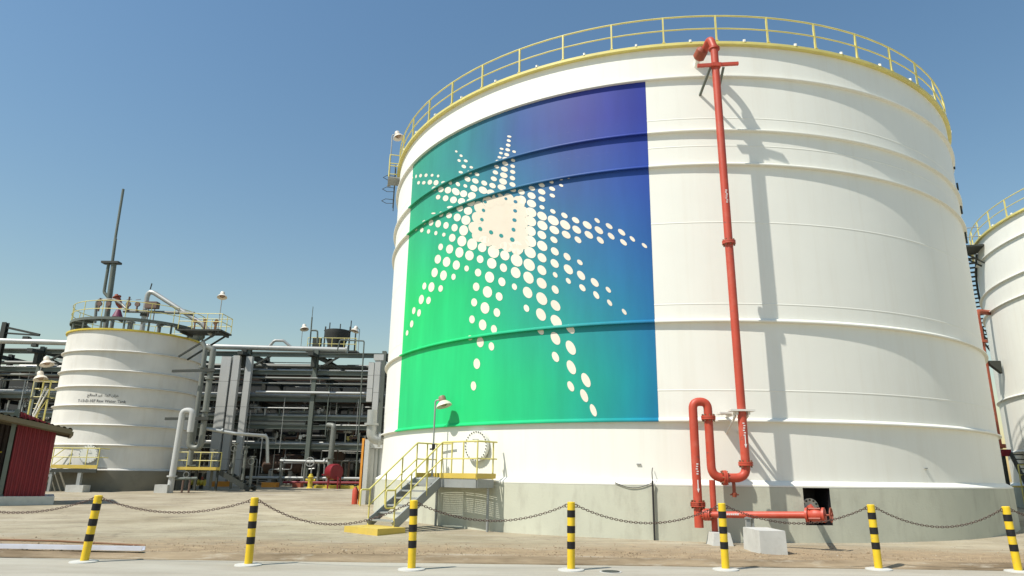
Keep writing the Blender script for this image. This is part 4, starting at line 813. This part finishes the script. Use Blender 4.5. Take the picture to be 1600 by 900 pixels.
for x in CX:
    for y in (YF, 57.6, YB): rack.part("column", hcol(MB(), x, y, ZG, 11.0), M['rack'] if y == YF else M['rackdark'])  # inner columns and beams darker, the rack's shade put into the steel colour
for z in (3.54, 5.02, 5.67, 7.12, 9.2, 10.62):
    for y in ((YF, YB) if z not in (5.02,) else (YF,)):
        for i in range(len(CX) - 1):
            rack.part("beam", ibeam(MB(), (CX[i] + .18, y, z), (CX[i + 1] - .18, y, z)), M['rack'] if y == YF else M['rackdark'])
    for x in CX:
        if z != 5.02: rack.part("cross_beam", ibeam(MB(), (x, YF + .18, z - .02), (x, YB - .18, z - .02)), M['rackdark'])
rp = random.Random(21)
mats = ['pipegrey', 'clad', 'pipegrey', 'rack', 'pipebrown', 'clad', 'rack']
x0, x1 = -46, -6.3
for z, rows_ in ((9.36, ((54.3, .11), (55.0, .07), (55.7, .14), (56.6, .10), (57.3, .16), (58.2, .09), (59.1, .13), (60.0, .10), (60.8, .12))),
                 (7.28, ((54.1, .20), (54.9, .12), (55.6, .16), (56.5, .26), (57.4, .14), (58.5, .3), (59.6, .18), (60.6, .14))),
                 (5.83, ((54.2, .10), (54.8, .10), (55.6, .20), (56.6, .16), (58.3, .26), (59.5, .2), (60.7, .15))),
                 (3.70, ((54.0, .10), (54.7, .16), (55.5, .12), (56.6, .22), (58.4, .14), (59.8, .24)))):
    for y, r in rows_:
        rack.part("pipe", MB().tube([(x0, y, z + r), (x1 - rp.uniform(0, 1.5), y, z + r)], r, 12), M[rp.choice(mats)])
for z, y, r, a, b2, mt in ((5.30, 54.0, .24, -21.0, -16.6, 'clad'), (5.20, 54.1, .10, -15.6, -11.4, 'clad'), (7.62, 53.3, .12, -20.5, -11.2, 'clad'), (8.35, 53.5, .07, -46, -11.3, 'pipegrey'), (8.75, 53.4, .09, -46, -11.5, 'pipegrey'), (10.9, 54.4, .10, -46, -16.5, 'rackdark'), (10.15, 56.5, .16, -46, -8, 'pipegrey'), (9.9, 59.0, .2, -46, -8, 'clad'), (6.45, 53.5, .05, -21, -16.4, 'clad')):
    rack.part("pipe", MB().tube([(a, y, z), (b2, y, z)], r, 12), M[mt])
# cable tray and handrail on the top level
rack.part("cable_tray", MB().box((-26, 55.2, 10.86), (38, .7, .05)).box((-26, 54.87, 10.95), (38, .03, .2)).box((-26, 55.53, 10.95), (38, .03, .2)), M['rackdark'])
for x in (-38.0, -27, -21.6, -16.2):
    rack.part("knee_brace", MB().bar((x, YF, 9.4), (x + 1.9, YF, 10.55), .14, .14), M['rackdark']); rack.part("knee_brace", MB().bar((x, YF, 10.4), (x + 2.6, YF + .4, 9.3), .12, .12), M['rackdark'])
for i in range(len(CX) - 1):
    if i % 2 == 0: rack.part("diagonal_brace", MB().bar((CX[i], YB, ZG), (CX[i + 1], YB, 5.5), .16, .16), M['rackdark'])
# dense small bore piping inside the lower bays
sb = random.Random(5)
for k in range(290):
    x = sb.uniform(-41, -7.5); y = 53.9 + 6 * sb.random() ** 1.7; lv = sb.choice(((.6, 3.4), (.6, 3.4), (3.8, 5.6), (5.9, 7.0), (3.8, 5.0)))
    r = sb.uniform(.03, .10); mt = M[sb.choice(['clad', 'clad', 'pipegrey', 'duct', 'rack', 'pipebrown'])]
    kind = sb.random()
    if kind < .45:
        z0 = lv[0]; z1 = lv[0] + (lv[1] - lv[0]) * sb.uniform(.5, 1)
        rack.part("drop_pipe", MB().tube([(x, y, z0), (x, y, z1)], r, 8), mt)
    elif kind < .75:
        z = sb.uniform(*lv); L = sb.uniform(.8, 3.0); s = sb.choice((-1, 1))
        rack.part("loop_pipe", MB().tube(arcp([(x, y, lv[0]), (x, y, z), (x + L, y, z), (x + L, y, z + s * sb.uniform(.3, .7))], .15, 3), r, 8), mt)
    else:
        z = sb.uniform(*lv)
        vm = MB().tube([(x - .3, y, z), (x + .3, y, z)], .08, 8).disc((x - .16, y, z), (1, 0, 0), .15, .05, 12).disc((x + .16, y, z), (1, 0, 0), .15, .05, 12).tube([(x, y, z), (x, y, z + .45)], .035, 6)
        vm.tube([(x + .15 * math.cos(a * .785), y + .02, z + .45 + .15 * math.sin(a * .785)) for a in range(8)], .014, 5, closed=True)
        rack.part("valve", vm, mt)

# thin conduits and instrument lines across the face of the rack
tr = random.Random(77)
for k in range(130):
    x = tr.uniform(-42, -9.5); y = tr.uniform(53.25, 55.5); r = tr.uniform(.022, .05); mt = M[tr.choice(['clad', 'duct', 'pipegrey', 'rack', 'clad', 'steel'])]
    if tr.random() < .55:
        z = tr.choice((tr.uniform(.9, 3.4), tr.uniform(3.8, 5.0), tr.uniform(5.9, 9.0), tr.uniform(9.5, 10.5))); L = tr.uniform(1.2, 5)
        rack.part("conduit", MB().tube(arcp([(x, y, z), (x + L, y, z), (x + L, y, z - tr.uniform(.3, 1.6))], .12, 3), r, 6), mt)
    else:
        z = tr.uniform(.6, 6); rack.part("conduit", MB().tube([(x, y, z), (x, y, z + tr.uniform(1.5, 4.5))], r, 6), mt)
for k in range(26):
    x = -40 + k * 1.2 + tr.uniform(-.3, .3); z = tr.choice((2.0, 2.6, 4.3, 6.3)); y = tr.uniform(53.6, 55)
    rack.part("instrument", MB().box((x, y, z), (.22, .16, .3)).tube([(x, y, z - .6), (x, y, z)], .025, 6).disc((x + .25, y - .05, z + .1), (0, 1, 0), .11, .08, 10), M[tr.choice(['clad', 'duct', 'white2', 'yellow'])])

# large clad header lying along the top
hd = Thing("header_pipe", "thick silver header pipe running along the top of the pipe rack", "pipe", (-26, 52.9, 11.1))
hd.part("pipe", MB().tube([(-48, 51.6, 11.15), (-39.4, 52.2, 11.16), (-13.95, 54.0, 11.13)], .215, 16), M['clad'])
hd.part("end_flange", MB().disc((-13.93, 54.0, 11.13), (1, .07, 0), .33, .14, 20), M['clad'], label="bolted blind flange closing the header")
for x in (-37.6, -32.5, -27.1, -21.8, -16.3):
    hd.part("pipe_shoe", MB().box((x, 52.15 + (x + 39.4) * .0707, 10.86), (.4, .3, .2)), M['rackdark'])
hd.part("vent_loop", MB().tube(arcp([(-20.0, 53.55, 11.2), (-19.6, 53.55, 11.75), (-18.9, 53.6, 11.75), (-18.2, 53.65, 11.2)], .3), .11, 10), M['clad'])
for x in (-37.8, -21.6, -16.2):
    rack.part("header_bracket", MB().box((x, 52.9, 10.5), (.42, 1.6, .26)).box((x, 53.2, 10.0), (.30, .6, .8)), M['rackdark'])
bigpipe("vent_line", "thin pipe with a squared top bend dropping down the rack near the mural tank", [(-14.4, 53.0, 10.9), (-14.25, 53.0, 11.75), (-12.35, 53.0, 11.7), (-12.2, 53.0, .6)], .15, .055, 'rack', n=8)

# dark hoist frame at the far left
hf = Thing("hoist_jib", "dark hoist post with a triangular jib at the left edge", "hoist", (-40.6, 53, .6))
hf.part("post", hcol(MB(), -40.75, 53.0, .5, 12.8, .34, .34), M['rackdark'])
hf.part("jib_strut", MB().bar((-40.6, 53, 12.4), (-37.9, 53, 11.85), .16, .16), M['rackdark']); hf.part("jib_boom", MB().bar((-40.6, 53, 11.95), (-37.9, 53, 11.8), .12, .12), M['rackdark'])
hf.part("trolley", MB().box((-38.9, 53, 11.6), (.45, .25, .2)).box((-38.6, 53, 11.4), (.16, .16, .45)), M['rackdark'])

# tall grey ducts on the rack face
def duct(label, x, y, w, d, z0, z1, n=5):
    t = Thing("cable_duct", label, "duct", (x, y, z0), "tall grey cable ducts on the pipe rack")
    for k in range(n):
        a = z0 + (z1 - z0) * k / n; b2 = z0 + (z1 - z0) * (k + 1) / n
        t.part("panel", MB().box((x, y, (a + b2) / 2), (w, d, b2 - a - .02)), M['duct'], smooth=0)
        t.part("joint", MB().box((x, y, b2), (w - .02, d - .02, .02)), M['rackdark'], smooth=0)
duct("widest tall grey duct, nearest to the water tank", -22.75, 52.7, .72, .5, .6, 10.25)
duct("second tall grey duct, middle one of three by the water tank", -22.0, 52.75, .52, .45, .6, 10.35)
duct("third tall grey duct, right one of three by the water tank", -21.05, 52.8, .46, .4, .6, 10.3)
duct("broad pale duct at the right end of the pipe rack beside the mural tank", -10.95, 52.2, .42, .4, 3.6, 10.2)
duct("short pale duct left of the broad one at the right end of the rack", -11.5, 52.5, .42, .4, 6.9, 9.9, 3)
single("grey_panel", MB().box((-10.9, 52.0, 10.25), (.75, .1, .45)), M['duct'], "small pale panel on top of the broad duct beside the mural tank", "panel", (-10.9, 52, 10), smooth=0)

# air cooler and masts above the rack
ac = Thing("air_cooler", "dark fan drum with a railed deck above the pipe rack", "cooler", (-15.6, 57, 11))
ac.part("drum", MB().tube([(-15.6, 57, 11.4), (-15.6, 57, 12.2), (-15.6, 57, 12.9), (-15.6, 57, 13.3)], [.75, .75, 1.0, 1.0], 24), M['darkclad'])
ac.part("deck", MB().box((-15.6, 57, 11.3), (4.2, 3.0, .15)), M['rackdark'])
for z in (11.9, 12.4): ac.part("deck_rail", MB().tube([(-17.6, 55.6, z), (-13.6, 55.6, z)], .03, 6), M['yellow'])
for x in (-17.6, -16.6, -15.6, -14.6, -13.6): ac.part("rail_post", MB().tube([(x, 55.6, 11.3), (x, 55.6, 12.4)], .03, 6), M['yellow'])
for x in (-16.7, -14.6, -14.1): ac.part("column", MB().box((x, 57.2, 12.4), (.10, .10, 2.6)), M['rackdark'])
ac.part("top_bar", MB().box((-15.4, 57.2, 13.35), (2.8, .08, .10)), M['rackdark'])
ac.part("duct_box", MB().box((-17.0, 56.2, 12.0), (.6, .6, 1.0)), M['rackdark'])
for x, z in ((-16.3, 14.0), (-15.4, 13.9), (-14.5, 14.2)): ac.part("vent_stub", MB().tube([(x, 57, 13.2), (x, 57, z)], .05, 6), M['rackdark'])
am = Thing("antenna_mast", "thin antenna mast above the pipe rack beside the fan drum", "mast", (-17.2, 55, 11))
am.part("mast", MB().tube([(-17.2, 55, 11), (-17.25, 55, 14.0)], .06, 8), M['rack']); am.part("spike", MB().tube([(-17.25, 55, 14.0), (-17.25, 55, 14.9)], .03, 6), M['rack']); am.part("bracket", MB().tube(arcp([(-17.2, 55, 12.9), (-16.7, 55, 12.9), (-16.6, 55, 11.8)], .2), .07, 8), M['rack'])
dome_lamp("dome lamp on the pipe rack left of the fan drum", (-18.0, 55.2, 11.2), 13.2, (.6, -.8, 0), s=1.3, brown=False)
dome_lamp("dome lamp on the pipe rack right of the fan drum", (-13.3, 55.2, 11.2), 13.1, (-.7, -.7, 0), s=1.3, brown=False)

# dark building added behind the rack so its gaps read as shade
pb = Thing("rack_backdrop", "dark backdrop building added to darken the gaps behind the pipe rack", "building", (-25, 64, .6))
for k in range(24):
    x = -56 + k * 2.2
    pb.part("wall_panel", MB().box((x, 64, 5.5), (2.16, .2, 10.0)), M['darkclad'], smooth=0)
pb.part("orange_panel", MB().box((-13.6, 63.5, 6.15), (4.4, .1, .55)), M['orangewall'], label="strip of orange sheeting", smooth=0)
pb.part("pale_panel", MB().box((-11.5, 63.45, 6.15), (2.2, .1, .5)), M['white2'], smooth=0)
pb.part("roof_edge", MB().box((-30, 64.4, 10.55), (54, 1.2, .2)), M['rackdark'])
# vessels and drums inside the rack bays
def drum(label, c, r, L, mat, axis=(1, 0, 0)):
    c = V(*c); a = V(*axis).normalized(); t = Thing("process_drum", label, "vessel", (c.x, c.y, .6), "process drums under the pipe rack")
    h = L / 2; t.part("shell", MB().tube([c - a * (h + r * .45), c - a * (h + r * .4), c - a * (h + r * .2), c - a * h, c + a * h, c + a * (h + r * .2), c + a * (h + r * .4), c + a * (h + r * .45)], [r * .1, r * .45, r * .85, r, r, r * .85, r * .45, r * .1], 20), M[mat])
    if abs(a.z) < .5:
        for s in (-.6, .6): t.part("saddle", MB().box((c.x + a.x * h * s, c.y, (c.z + .5) / 2), (.3, r * 1.4, c.z - .5)), M['block'])
        t.part("nozzle", MB().tube([c, c + V(0, 0, r + .4)], .12, 10).disc(c + V(0, 0, r + .4), (0, 0, 1), .2, .08, 14), M[mat])
    else:
        t.part("skirt", MB().tube([(c.x, c.y, .5), (c.x, c.y, c.z - h)], r * .8, 16), M['rackdark'])
        t.part("ladder", MB().box((c.x - .25, c.y - r - .15, c.z), (.04, .04, L)).box((c.x + .25, c.y - r - .15, c.z), (.04, .04, L)), M['rack'])
drum("brown horizontal drum low in the rack left of the centre column", (-18.9, 56.5, 2.3), .75, 2.6, 'pipebrown')
drum("dark upright vessel just right of the centre column", (-14.9, 57.5, 2.6), .65, 2.4, 'pipebrown', (0, 0, 1))
drum("grey horizontal drum low behind the hose reel", (-12.0, 58.0, 2.2), .7, 2.6, 'rack')
drum("grey upright vessel behind the three tall ducts", (-23.5, 57.0, 2.8), .8, 2.6, 'rack', (0, 0, 1))
# manifold in front with a handwheel
mf = Thing("valve_manifold", "low pale pipe with a spoked handwheel in front of the rack", "pipe", (-16, 52.8, .6))
mf.part("header", MB().tube([(-17.9, 52.8, 2.48), (-14.3, 52.8, 2.45)], .12, 12), M['clad'])
for x in (-17.8, -16.0, -15.0): mf.part("leg", MB().tube([(x, 52.8, .6), (x, 52.8, 2.45)], .09, 10), M['pipegrey'])
mf.part("handwheel", MB().tube([(-15.6 + .32 * math.cos(k * .393), 52.55, 2.42 + .32 * math.sin(k * .393)) for k in range(16)], .04, 6, closed=True).tube([(-15.92, 52.55, 2.42), (-15.28, 52.55, 2.42)], .025, 6).tube([(-15.6, 52.55, 2.1), (-15.6, 52.55, 2.74)], .025, 6), M['clad'])
mf.part("flange", MB().disc((-14.6, 52.8, 2.45), (1, 0, 0), .22, .1, 14), M['clad'])
bigpipe("riser_line", "grey riser with a rounded elbow near the red hose reel", [(-14.15, 52.6, .6), (-14.05, 52.6, 5.1), (-14.6, 52.9, 5.15)], .22, .20, 'pipegrey', [((-14.13, 52.6, 2.7), (0, 0, 1))])
bigpipe("low_header", "pale low header pipe lying near the ground in front of the rack", [(-20.4, 53.0, 1.25), (-10.2, 53.0, 1.28)], .1, .11, 'clad')
bigpipe("red_low_pipe", "dark red pipe running low behind the yellow hydrant", [(-17.4, 52.4, .95), (-9.0, 52.2, 1.0)], .1, .09, 'crimson')

# ground level fittings
rl = Thing("hose_reel", "round red hose reel cabinet standing on legs in the yard", "hose reel", (-13.15, 50.5, gz(-13, 50.5)))
zr = gz(-13, 50.5)
rl.part("cabinet", MB().tube([(-13.45, 50.5, zr + 1.15), (-13.4, 50.45, zr + 1.15), (-12.95, 50.15, zr + 1.15), (-12.9, 50.1, zr + 1.15)], [.50, .55, .55, .50], 24), M['crimson'])
rl.part("arm", MB().box((-13.75, 50.3, zr + .95), (.5, .1, .1)), M['crimson'])
for x, y in ((-13.6, 50.7), (-13.5, 50.2), (-12.7, 50.4), (-12.75, 49.95)): rl.part("leg", MB().box((x, y, zr + .4), (.09, .09, .85)), M['crimson'])
hy = Thing("hydrant", "yellow fire hydrant with side outlets in the yard", "hydrant", (-14.75, 50.2, gz(-14.7, 50.2)))
zh = gz(-14.7, 50.2)
hy.part("barrel", MB().lathe((-14.75, 50.2, zh - .05), (0, 0, 1), [(.26, 0), (.26, .08), (.17, .12), (.16, .75), (.21, .78), (.21, .84), (.15, .88), (.12, 1.0), (.0, 1.05)], 16), M['hydyellow'])
for d in ((1, 0, 0), (-1, 0, 0), (0, -1, 0)): hy.part("outlet", MB().tube([V(-14.75, 50.2, zh + .55), V(-14.75, 50.2, zh + .55) + V(*d) * .28, V(-14.75, 50.2, zh + .55) + V(*d) * .33], [.09, .09, .11], 10), M['hydyellow'])
hy.part("valve_stem", MB().tube([(-14.75, 50.2, zh + 1.0), (-14.75, 50.2, zh + 1.35)], .05, 8).tube([(-14.95, 50.2, zh + 1.3), (-14.55, 50.2, zh + 1.35)], .035, 6), M['clad'])
def pedestal(label, x, y, w, h, mat='orange'):
    single("pedestal", MB().box((x, y, gz(x, y) + h / 2 - .05), (w, .7, h + .1)), M[mat], label, "pedestal", (x, y, gz(x, y)), "painted pedestals in the yard", smooth=0)
pedestal("orange painted pedestal in front of the middle of the rack", -18.0, 51.5, 1.05, .34)
pedestal("dark red pedestal right of the orange one", -16.1, 51.8, .6, .3, 'redbrown')
pedestal("long low yellow plinth under the hose reel", -13.0, 51.0, 3.2, .22, 'hydyellow')
pedestal("orange pedestal beside the dark ramp right of the water tank", -21.6, 51.6, 1.1, .35)
for i, (x, lb) in enumerate(((-21.9, "left yellow valve body low to the right of the water tank"), (-21.2, "right yellow valve body low to the right of the water tank"))):
    t = Thing("yellow_valve", lb, "valve", (x, 47.5, gz(x, 47.5)), "yellow valve bodies"); z = gz(x, 47.5)
    t.part("body", MB().tube([(x - .22, 47.5, z + .4), (x - .16, 47.5, z + .4), (x, 47.5, z + .4), (x + .16, 47.5, z + .4), (x + .22, 47.5, z + .4)], [.22, .14, .22, .14, .22], 12), M['hydyellow']); t.part("foot", MB().box((x, 47.5, z + .1), (.2, .2, .3)), M['rackdark']); t.part("bonnet", MB().tube([(x, 47.5, z + .5), (x, 47.5, z + .8)], [.12, .06], 8), M['redbrown'])
# low platform and ramp right of the water tank
lp = Thing("low_platform", "low railed valve platform with a dark stair right of the water tank", "platform", (-20.2, 44.6, .5))
lp.part("deck", MB().box((-20.2, 44.8, 1.72), (3.0, 1.2, .08)), M['rackdark']); lp.part("toe_board", MB().box((-20.2, 44.18, 1.82), (3.0, .03, .18)), M['toe'])
for z in (2.3, 2.8): lp.part("rail", MB().tube([(-21.6, 44.2, z), (-18.7, 44.2, z)], .03, 6), M['yellow'])
for x in (-21.6, -20.8, -20.0, -19.3, -18.7): lp.part("rail_post", MB().tube([(x, 44.2, 1.7), (x, 44.2, 2.8)], .03, 6), M['yellow'])
for y in (44.2, 45.3): lp.part("stringer", MB().bar((-18.7, y, 1.62), (-16.7, y, .58), .07, .3), M['rackdark'])
for k in range(5): lp.part("tread", MB().box((-18.4 + k * .36, 44.75, 1.5 - k * .19), (.28, 1.0, .05)), M['rackdark'])
for x in (-21.5, -20.2, -18.9): lp.part("leg", MB().box((x, 44.4, 1.1), (.12, .12, 1.2)), M['rackdark'])
for x, z in ((-21.2, 2.5), (-20.6, 3.2), (-19.6, 3.0), (-18.3, 3.4), (-17.6, 3.2), (-17.1, 2.6)):
    lp.part("valve_stand", MB().tube([(x, 45.2, .6), (x, 45.2, z)], .09, 8).disc((x, 45.2, z), (0, 0, 1), .2, .08, 12).tube([(x + .2 * math.cos(a * .785), 45.0, z - .3 + .2 * math.sin(a * .785)) for a in range(8)], .025, 5, closed=True), M['pipegrey'])

# nozzle elbow of the mural tank and the frame at its left edge
ne = Thing("nozzle_elbow", "grey pipe elbow leaving the left side of the mural tank", "pipe", tuple(on(-163, 3.0, 0)))
a_ = on(-166, 3.0, -.1); 
ne.part("pipe", MB().tube(arcp([a_, on(-166, 3.0, .5), on(-166, 4.2, .52)], .36), .2, 16), M['clad'])
ne.part("flange", MB().disc(on(-166, 3.0, .16), (math.cos(math.radians(-166)), math.sin(math.radians(-166)), 0), .29, .10, 18), M['clad']); ne.part("flange", MB().disc(on(-166, 3.62, .52), (0, 0, 1), .29, .09, 18), M['clad'])
pf = Thing("pipe_portal", "pale grey concrete portal of posts beside the mural tank", "portal", (-7.0, 33.5, .3))
pf.part("cap_beam", MB().box((-6.7, 33.5, 2.95), (1.1, .6, .28)), M['duct'])
for k in range(5): pf.part("post", MB().tube([(-7.05 + k * .22, 33.5, .2), (-7.05 + k * .22, 33.5, 2.8)], .09 if k else .16, 10), M['duct'])
pf.part("side_panel", MB().box((-7.18, 33.2, 1.7), (.2, .5, 3.0)), M['duct'])
single("marker_board", MB().box((-7.37, 33.1, 1.75), (.09, .35, 3.0)), M['orange'], "tall orange yellow marker board at the left of the grey portal", "board", (-7.37, 33.1, .25), smooth=0)
ex = Thing("extinguisher", "small red extinguisher cabinet at the foot of the orange board", "extinguisher", (-7.58, 33.0, .25))
ex.part("cylinder", MB().tube([(-7.58, 33.0, .28), (-7.58, 33.0, .9), (-7.58, 33.0, 1.05)], [.13, .13, .05], 12), M['red']); ex.part("handle", MB().box((-7.58, 32.95, 1.1), (.16, .05, .06)), M['black']); ex.part("hose", MB().tube([(-7.53, 32.95, 1.05), (-7.42, 32.9, .85), (-7.43, 32.9, .5)], .02, 6), M['black'])

# ------------------------------------------------------------------ right-hand gap between the tanks
T2 = (38.60, 33.41)
def o2(th, z, off): return on(th, z, off, T2, TR)
hs_ = Thing("spiral_stair", "dark steel spiral stair on the side of the right hand tank", "stair", tuple(o2(146, 0, .5)))
N = 26
for k in range(N):
    th = 156 - k * 1.45; z = 14.7 - k * .2
    hs_.part("tread", MB().extrude([o2(th - .6, z, .08), o2(th + .6, z, .08), o2(th + .6, z, .95), o2(th - .6, z, .95)], (0, 0, .05)), M['rackdark'], smooth=0)
for off in (.08, .95):
    hs_.part("stringer", MB().tube([o2(156.5 - k * 1.45, 14.62 - k * .2, off) for k in range(N)], .06, 6), M['rackdark'])
for dz in (.55, 1.05): hs_.part("hand_rail", MB().tube([o2(156.5 - k * 1.45, 14.7 - k * .2 + dz, .95) for k in range(N)], .03, 6), M['rackdark'])
for k in range(0, N, 3): hs_.part("rail_post", MB().tube([o2(156 - k * 1.45, 14.7 - k * .2, .95), o2(156 - k * 1.45, 15.75 - k * .2, .95)], .03, 6), M['rackdark'])
hs_.part("landing", MB().extrude([o2(156, 14.72, .02), o2(163, 14.72, .02), o2(163, 14.72, 1.3), o2(156, 14.72, 1.3)], (0, 0, .10)), M['rackdark'])
for th in (156.5, 159.5, 163): hs_.part("rail_post", MB().tube([o2(th, 14.75, 1.27), o2(th, 15.85, 1.27)], .03, 6), M['steel'])
for z in (15.3, 15.85): hs_.part("landing_rail", MB().tube([o2(156.5, z, 1.27), o2(159.5, z, 1.27), o2(163, z, 1.27), o2(163, z, .1)], .028, 6), M['steel'])
for th, z in ((158, 13.8), (161, 13.8)): hs_.part("landing_brace", MB().tube([o2(th, 14.7, 1.2), o2(th, z, .0)], .05, 6), M['rackdark'])
dome_lamp("dome lamp above the spiral stair landing of the right hand tank", tuple(o2(162, 14.8, 1.2)), 17.3, (-.8, -.5, 0), s=1.2, brown=False)
rr_ = Thing("red_riser", "red pipe riser in the gap between the two big tanks", "pipe", (25.6, 37.5, .2))
rr_.part("pipe", MB().tube(arcp([(27.0, 38.2, 11.0), (25.75, 37.6, 10.95), (25.75, 37.6, 3.35)], .35), .15, 12), M['redbrown'])
rr_.part("flange", MB().disc((25.75, 37.6, 9.2), (0, 0, 1), .3, .14, 14), M['redbrown']); rr_.part("flange", MB().disc((25.75, 37.6, 3.5), (0, 0, 1), .32, .2, 14), M['redbrown'])
rr_.part("guide_bracket", MB().extrude([(25.85, 37.4, 8.1), (26.5, 37.4, 8.1), (26.5, 37.4, 7.4), (25.9, 37.4, 7.9)], (0, .25, 0)), M['rackdark'])
rr_.part("valve_body", MB().box((25.95, 37.6, 3.15), (.55, .4, .35)), M['crimson']); rr_.part("stand_pipe", MB().tube([(25.85, 37.6, .3), (25.85, 37.6, 3.2)], .13, 10), M['rackdark'])
fs_ = Thing("steel_stair", "dark steel stair foot at the base of the right hand tank", "stair", (26.0, 36, .2))
for x in (25.6, 26.5): fs_.part("stringer", MB().bar((x, 35.2, .2), (x + .3, 37.0, 3.1), .08, .28), M['rackdark'])
for k in range(12): fs_.part("tread", MB().box((26.08 + .025 * k, 35.3 + k * .15, .4 + k * .24), (.9, .24, .05)), M['rackdark'])
fs_.part("landing", MB().box((26.3, 36.6, 1.42), (1.8, .8, .08)), M['toe'])
for z in (2.0, 2.5): fs_.part("rail", MB().tube([(25.6, 36.2, z), (27.2, 36.2, z)], .03, 6), M['yellow'])
for x in (25.6, 26.4, 27.2): fs_.part("rail_post", MB().tube([(x, 36.2, .3), (x, 36.2, 2.5)], .035, 6), M['yellow'])
